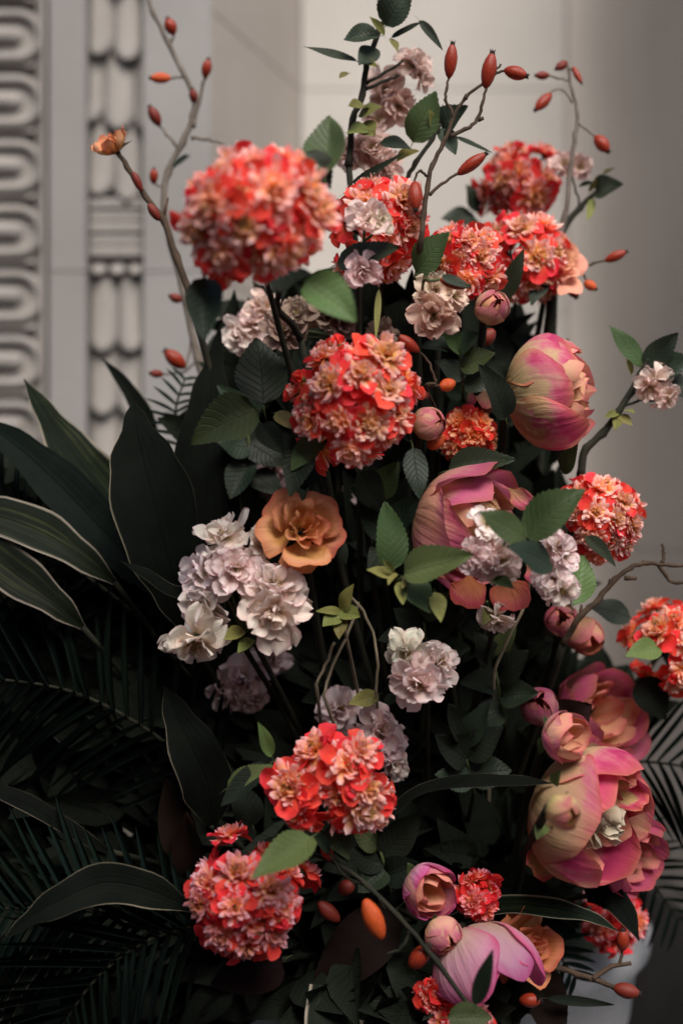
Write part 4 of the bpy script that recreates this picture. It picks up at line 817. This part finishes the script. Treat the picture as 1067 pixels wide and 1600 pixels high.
# twig with the small orange rose bud, upper left
tb=P(300,470,.07); bb=base_for(tb,41)
tw=thing('rose_twig','dark blurred twig carrying one small orange rose bud at upper left','branch',bb)
stem_to(tw,tb,bb,.0028,.003,mat='stem_dark'); twig_mesh(tw,[([(300,470,.07),(275,400,.07),(255,345,.07),(228,308,.07),(200,262,.07),(186,240,.07)],.0030,.0018),([(255,345,.07),(262,310,.07)],.0012,.0009)],'twig',seed=41)
head(tw,P(182,238,.07),Vector((-.5,-.45,.85)),30*S(.07),[(7,'rose',dict(Rr=.8,H=.8,th0=.15,th1=1.9,wang=.62,lip=.1,ruf=.05,top=.25),.1,.2),(4,'rose',dict(Rr=.6,H=.75,th0=.2,th1=1.8,wang=.9,lip=.2,ruf=.08,top=.22),.05,.6),(3,'rose',dict(Rr=.3,H=.78,th0=.3,th1=1.8,wang=1.1,lip=.2,ruf=.1,top=.2),.0,.1)],random.Random(3),0,(1.05,1.05,1.05,1))
sepals(tw,P(183,240,.07),Vector((-.5,-.45,.85)),26*S(.07),random.Random(4),5,'leaf_dark',1.0)
for h in (((222,300),(208,268),14,.068,'hip_dark',False),((250,345),(232,318),16,.068,'hip_dark',False)): hip(tw,*h)
# bare twig, right edge
bt=thing('bare_twig','bare dark forked twig reaching to the right edge below the coral pompom','branch',base_for(P(880,1000,.06),42))
stem_to(bt,P(880,1005,.06),bt.location.copy(),.003,.0034,mat='stem_dark')
twig_mesh(bt,[([(880,1005,.06),(905,965,.05),(935,935,.05),(960,905,.05),(985,887,.05),(1010,880,.05),(1050,884,.05),(1085,882,.05)],.0026,.0012),([(1028,881,.05),(1040,900,.05),(1055,910,.05),(1085,905,.05)],.0018,.001),([(1034,880,.05),(1036,865,.05),(1034,850,.05)],.0014,.001),([(975,903,.05),(995,905,.05)],.0018,.0013),([(953,915,.05),(951,905,.05)],.0018,.001),([(905,965,.05),(907,945,.05)],.0016,.001),([(1005,880,.05),(1006,876,.05)],.002,.0012)],'twig',seed=42)
# kinked dark stem under the large blurred flower
kt=thing('kinked_stem','short dark kinked stem under the large blurred coral flower','stem',base_for(P(470,530,.03),43))
stem_to(kt,P(470,530,.02),kt.location.copy(),.0028,.003,mat='stem_dark')
twig_mesh(kt,[([(470,530,.02),(455,505,.0),(437,488,-.02),(433,475,-.03),(436,455,-.05)],.0028,.0024)],'stem_dark',seed=43,knots=False)
# olive star of sepals left without its blossom
st=thing('bare_calyx','olive green star shaped calyx without petals in the dark below the orange rose','calyx',base_for(P(535,990,.03),44))
stem_to(st,P(533,957,.0),st.location.copy(),.0013,.002,mat='straw')
leaves(st,-.005,[(533,955,545,915,22,'o'),(533,955,498,952,14,'o'),(533,955,505,978,26,'o'),(533,958,530,998,22,'o'),(533,955,562,962,26,'o')])
# loose straws and dry stems in the gap
for i,(lab,pts) in enumerate((('pale dry stem curving down left of the bare calyx',[(560,940),(545,985),(520,1040),(505,1085)]),('pale dry stem arching right of the bare calyx',[(545,930),(567,955),(585,1000),(590,1040),(588,1085)]),
   ('short pale dry stem nearest the sharp white cluster',[(522,1005),(508,1040),(494,1068)]),('thin pale stem bowing below the single hanging blossom',[(828,900),(822,940),(800,985),(772,1050)]))):
    a=P(*pts[-1],.03); t=thing('dry_stem',lab,'stem',base_for(a,60+i),'dry stems in the gaps')
    stem_to(t,a,t.location.copy(),.0013,.002,mat='straw'); twig_mesh(t,[([(*p,.02) for p in pts],.0012,.0012)],'straw',knots=False,seed=60+i)

# ------------------------------------------------------------------ long leaves: ribbons along a bent midline
def ribbon(root, pts, mat, fold=.25, name='leaf', wave=.05, seed=0, nu=9):
    """pts: (px,py,y,half width px,(nx,ny,nz)) from base to tip"""
    r=random.Random(seed); L0=root.location
    mid=smooth_path([P(p[0],p[1],p[2]) for p in pts],5); n=len(mid); k=len(pts)-1; rows=[]; ph=r.uniform(0,6)
    for i,c in enumerate(mid):
        f=i/(n-1)*k; a=min(int(f),k-1); q=f-a; q2=q*q*(3-2*q)
        w=(pts[a][3]*(1-q2)+pts[a+1][3]*q2)*S(c.y); nn=Vector(pts[a][4]).lerp(Vector(pts[a+1][4]),q)
        t=(mid[min(i+1,n-1)]-mid[max(i-1,0)]).normalized(); nn=(nn-t*nn.dot(t)).normalized(); s=t.cross(nn)
        row=[]
        for j in range(nu):
            u=2*j/(nu-1)-1
            row.append(c-L0+s*u*w+nn*(fold*abs(u)*w+wave*w*math.sin(ph+i*.7)*u*u))
        rows.append(row)
    mb=MB(); mb.grid(rows); o=mb.build(name,M[mat],root); return o
def long_leaf(label, pts, mat='strap', seed=0, group='long dark leaves with pale edges', fold=.25, wave=.05, name='strap_leaf'):
    a=P(*pts[0][:3]); b=base_for(a,seed); root=thing(name,label,'leaf',b,group)
    stem_to(root,a,b,.0022,.0028,mat='stem_dark',name='leaf_stalk'); ribbon(root,pts,mat,fold,'blade',wave,seed); return root
F=(0,-1,.15)
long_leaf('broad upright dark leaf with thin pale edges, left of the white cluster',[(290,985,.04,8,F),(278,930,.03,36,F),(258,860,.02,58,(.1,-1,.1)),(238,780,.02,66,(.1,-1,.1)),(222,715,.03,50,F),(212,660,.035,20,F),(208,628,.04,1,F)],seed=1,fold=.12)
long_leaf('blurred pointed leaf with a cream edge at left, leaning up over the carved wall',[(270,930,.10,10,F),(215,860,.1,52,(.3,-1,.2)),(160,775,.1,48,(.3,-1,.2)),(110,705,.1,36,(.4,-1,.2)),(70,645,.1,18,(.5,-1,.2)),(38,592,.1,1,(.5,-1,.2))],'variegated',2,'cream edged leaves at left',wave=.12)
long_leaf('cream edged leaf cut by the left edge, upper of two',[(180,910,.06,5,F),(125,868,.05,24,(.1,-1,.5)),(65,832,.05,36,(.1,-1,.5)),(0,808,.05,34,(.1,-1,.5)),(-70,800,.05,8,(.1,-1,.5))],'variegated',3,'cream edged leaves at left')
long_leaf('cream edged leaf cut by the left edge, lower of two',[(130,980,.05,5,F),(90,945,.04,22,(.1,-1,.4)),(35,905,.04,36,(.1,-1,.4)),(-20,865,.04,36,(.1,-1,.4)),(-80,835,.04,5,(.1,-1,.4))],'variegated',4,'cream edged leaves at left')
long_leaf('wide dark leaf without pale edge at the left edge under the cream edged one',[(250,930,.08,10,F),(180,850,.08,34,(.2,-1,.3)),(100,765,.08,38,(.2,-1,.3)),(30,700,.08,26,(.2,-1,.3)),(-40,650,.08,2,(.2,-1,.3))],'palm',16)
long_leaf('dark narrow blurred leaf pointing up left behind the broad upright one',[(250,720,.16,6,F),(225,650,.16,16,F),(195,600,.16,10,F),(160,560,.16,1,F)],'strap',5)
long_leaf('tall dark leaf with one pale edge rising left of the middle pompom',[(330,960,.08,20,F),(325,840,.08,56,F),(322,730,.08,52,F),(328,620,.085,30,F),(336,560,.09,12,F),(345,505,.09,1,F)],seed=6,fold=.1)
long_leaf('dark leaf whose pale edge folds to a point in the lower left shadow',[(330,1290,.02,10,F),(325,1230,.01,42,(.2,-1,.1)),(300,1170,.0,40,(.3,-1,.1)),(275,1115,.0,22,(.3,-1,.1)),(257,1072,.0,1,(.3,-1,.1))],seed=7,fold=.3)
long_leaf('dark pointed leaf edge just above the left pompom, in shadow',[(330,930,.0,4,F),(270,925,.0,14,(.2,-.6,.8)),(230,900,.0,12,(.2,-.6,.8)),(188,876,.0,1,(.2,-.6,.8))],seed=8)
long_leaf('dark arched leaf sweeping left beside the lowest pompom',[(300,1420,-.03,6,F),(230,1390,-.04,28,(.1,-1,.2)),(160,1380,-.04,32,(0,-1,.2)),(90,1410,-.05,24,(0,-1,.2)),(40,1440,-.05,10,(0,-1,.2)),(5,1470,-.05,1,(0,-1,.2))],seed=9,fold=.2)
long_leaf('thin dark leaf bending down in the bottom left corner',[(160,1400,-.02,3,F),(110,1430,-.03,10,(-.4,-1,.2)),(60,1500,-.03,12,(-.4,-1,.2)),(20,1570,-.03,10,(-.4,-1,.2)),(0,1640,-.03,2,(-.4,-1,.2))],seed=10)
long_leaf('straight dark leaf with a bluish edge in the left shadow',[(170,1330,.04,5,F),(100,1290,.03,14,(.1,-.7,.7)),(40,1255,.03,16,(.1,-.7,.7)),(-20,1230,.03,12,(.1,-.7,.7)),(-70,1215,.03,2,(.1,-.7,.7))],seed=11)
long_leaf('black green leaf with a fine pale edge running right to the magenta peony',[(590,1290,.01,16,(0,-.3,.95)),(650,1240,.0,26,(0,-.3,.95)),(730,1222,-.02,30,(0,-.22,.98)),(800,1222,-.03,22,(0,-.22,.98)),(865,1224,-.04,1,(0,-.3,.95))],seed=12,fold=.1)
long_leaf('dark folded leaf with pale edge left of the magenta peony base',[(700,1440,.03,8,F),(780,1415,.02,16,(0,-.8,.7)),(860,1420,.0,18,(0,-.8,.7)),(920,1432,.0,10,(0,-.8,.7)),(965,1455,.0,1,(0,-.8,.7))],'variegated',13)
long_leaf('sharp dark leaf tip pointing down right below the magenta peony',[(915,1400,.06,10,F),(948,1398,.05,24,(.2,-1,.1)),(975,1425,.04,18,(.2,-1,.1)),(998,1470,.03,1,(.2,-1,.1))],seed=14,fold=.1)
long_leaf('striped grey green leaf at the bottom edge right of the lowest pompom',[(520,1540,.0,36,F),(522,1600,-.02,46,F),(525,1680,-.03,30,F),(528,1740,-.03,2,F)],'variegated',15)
# brown backed leaves
def brown_leaf(label, b, t, y, w, seed, dy=-.03):
    a=P(b[0],b[1],y); bs=base_for(a,seed); root=thing('magnolia_leaf',label,'leaf',bs,'brown backed leaves')
    stem_to(root,a,bs,.0025,.003,mat='stem_dark',name='leaf_stalk'); leaf(root,b,y,t,y+dy,w,'leaf_brown',name='blade',tint=(.6,.6,.6,1)); return root
brown_leaf('broad dark brown leaf back in shade below the blurred orange hip',(620,1420),(480,1560),.02,84,1)
brown_leaf('upright rusty brown leaf in the shade left of the loose coral flower',(285,1340),(262,1225),.03,52,2)
brown_leaf('rusty brown leaf close above the lowest pompom',(300,1370),(290,1270),.03,46,3)
brown_leaf('dark reddish leaf spreading left under the lowest pompom',(440,1500),(330,1540),-.0,70,4)
brown_leaf('brown leaf hanging at the bottom in front of the urn',(835,1500),(875,1640),.06,60,5)

# ------------------------------------------------------------------ palm fronds
LFT=[]
for k in range(3):
    r=random.Random(k); mb=MB(); rows=[]
    for j in range(9):
        t=j/8; hw=.5*math.sin(math.pi*min(1,t*.93+.07))**.6*(1-t*.35); z=-.12*t*t*(k+.6); rows.append([Vector((-hw,t,z+hw*.25)),Vector((0,t,z)),Vector((hw,t,z+hw*.25))])
    mb.grid(rows); LFT.append(mb.mesh('leaflet',M['palm']))
def palm(label, pts, n, ll, wpx, seed, droop=.35, spread=.9, tint=(1,1,1,1)):
    """pts midrib pixels with depth, ll leaflet length px"""
    r=random.Random(seed); a=P(*pts[0]); b=base_for(a,seed); root=thing('palm_frond',label,'palm leaf',b,'palm fronds in the arrangement')
    stem_to(root,a,b,.0022,.0026,mat='stem_dark',name='leaf_stalk'); mid=smooth_path([P(*p) for p in pts],8); mb=MB(); m=len(mid)
    mb.tube([p-b for p in mid],[.0022*(1-.7*i/m) for i in range(m)],6); mb.build('midrib',M['stem_dark'],root)
    for i in range(n):
        q=(i+.5)/n; f=q*(m-1); k=min(int(f),m-2); c=mid[k].lerp(mid[k+1],f-k); t=(mid[k+1]-mid[k]).normalized()
        side=Vector((0,-1,.2)).cross(t).normalized(); L=ll*S(c.y)*(math.sin(math.pi*(.15+.8*q))**.6)*r.uniform(.88,1.1)
        for sg in (-1,1):
            d=(t*(1-spread*.45)+side*sg*spread+Vector((r.uniform(-.06,.06),r.uniform(-.2,.06),-droop*r.uniform(.6,1.2)))).normalized()
            link('leaflet',LFT[r.randrange(3)],root,yframe(d,Vector((r.uniform(-.3,.3),-1,.5)),c-b,(wpx*S(c.y),L,L)),tint)
    return root
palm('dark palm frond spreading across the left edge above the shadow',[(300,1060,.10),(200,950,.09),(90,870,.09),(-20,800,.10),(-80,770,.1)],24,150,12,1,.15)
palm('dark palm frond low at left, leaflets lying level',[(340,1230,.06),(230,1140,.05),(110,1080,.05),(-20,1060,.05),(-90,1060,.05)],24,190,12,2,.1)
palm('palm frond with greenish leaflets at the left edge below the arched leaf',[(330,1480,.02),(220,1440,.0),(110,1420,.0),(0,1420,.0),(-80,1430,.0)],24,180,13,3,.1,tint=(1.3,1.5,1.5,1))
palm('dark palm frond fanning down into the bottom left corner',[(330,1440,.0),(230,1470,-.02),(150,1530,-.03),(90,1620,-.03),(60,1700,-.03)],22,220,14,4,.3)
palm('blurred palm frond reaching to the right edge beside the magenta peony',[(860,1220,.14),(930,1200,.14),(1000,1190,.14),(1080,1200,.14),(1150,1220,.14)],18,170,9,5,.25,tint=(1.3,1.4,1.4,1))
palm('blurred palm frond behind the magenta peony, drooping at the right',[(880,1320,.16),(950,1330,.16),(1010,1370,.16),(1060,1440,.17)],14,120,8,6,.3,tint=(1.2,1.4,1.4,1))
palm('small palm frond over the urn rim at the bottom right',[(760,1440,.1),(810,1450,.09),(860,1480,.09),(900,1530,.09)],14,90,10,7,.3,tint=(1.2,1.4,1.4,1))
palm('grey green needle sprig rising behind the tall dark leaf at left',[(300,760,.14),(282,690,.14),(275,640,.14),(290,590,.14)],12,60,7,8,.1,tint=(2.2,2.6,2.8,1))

# ------------------------------------------------------------------ dark foliage that fills the inside of the arrangement
fr=random.Random(77); mb=MB()
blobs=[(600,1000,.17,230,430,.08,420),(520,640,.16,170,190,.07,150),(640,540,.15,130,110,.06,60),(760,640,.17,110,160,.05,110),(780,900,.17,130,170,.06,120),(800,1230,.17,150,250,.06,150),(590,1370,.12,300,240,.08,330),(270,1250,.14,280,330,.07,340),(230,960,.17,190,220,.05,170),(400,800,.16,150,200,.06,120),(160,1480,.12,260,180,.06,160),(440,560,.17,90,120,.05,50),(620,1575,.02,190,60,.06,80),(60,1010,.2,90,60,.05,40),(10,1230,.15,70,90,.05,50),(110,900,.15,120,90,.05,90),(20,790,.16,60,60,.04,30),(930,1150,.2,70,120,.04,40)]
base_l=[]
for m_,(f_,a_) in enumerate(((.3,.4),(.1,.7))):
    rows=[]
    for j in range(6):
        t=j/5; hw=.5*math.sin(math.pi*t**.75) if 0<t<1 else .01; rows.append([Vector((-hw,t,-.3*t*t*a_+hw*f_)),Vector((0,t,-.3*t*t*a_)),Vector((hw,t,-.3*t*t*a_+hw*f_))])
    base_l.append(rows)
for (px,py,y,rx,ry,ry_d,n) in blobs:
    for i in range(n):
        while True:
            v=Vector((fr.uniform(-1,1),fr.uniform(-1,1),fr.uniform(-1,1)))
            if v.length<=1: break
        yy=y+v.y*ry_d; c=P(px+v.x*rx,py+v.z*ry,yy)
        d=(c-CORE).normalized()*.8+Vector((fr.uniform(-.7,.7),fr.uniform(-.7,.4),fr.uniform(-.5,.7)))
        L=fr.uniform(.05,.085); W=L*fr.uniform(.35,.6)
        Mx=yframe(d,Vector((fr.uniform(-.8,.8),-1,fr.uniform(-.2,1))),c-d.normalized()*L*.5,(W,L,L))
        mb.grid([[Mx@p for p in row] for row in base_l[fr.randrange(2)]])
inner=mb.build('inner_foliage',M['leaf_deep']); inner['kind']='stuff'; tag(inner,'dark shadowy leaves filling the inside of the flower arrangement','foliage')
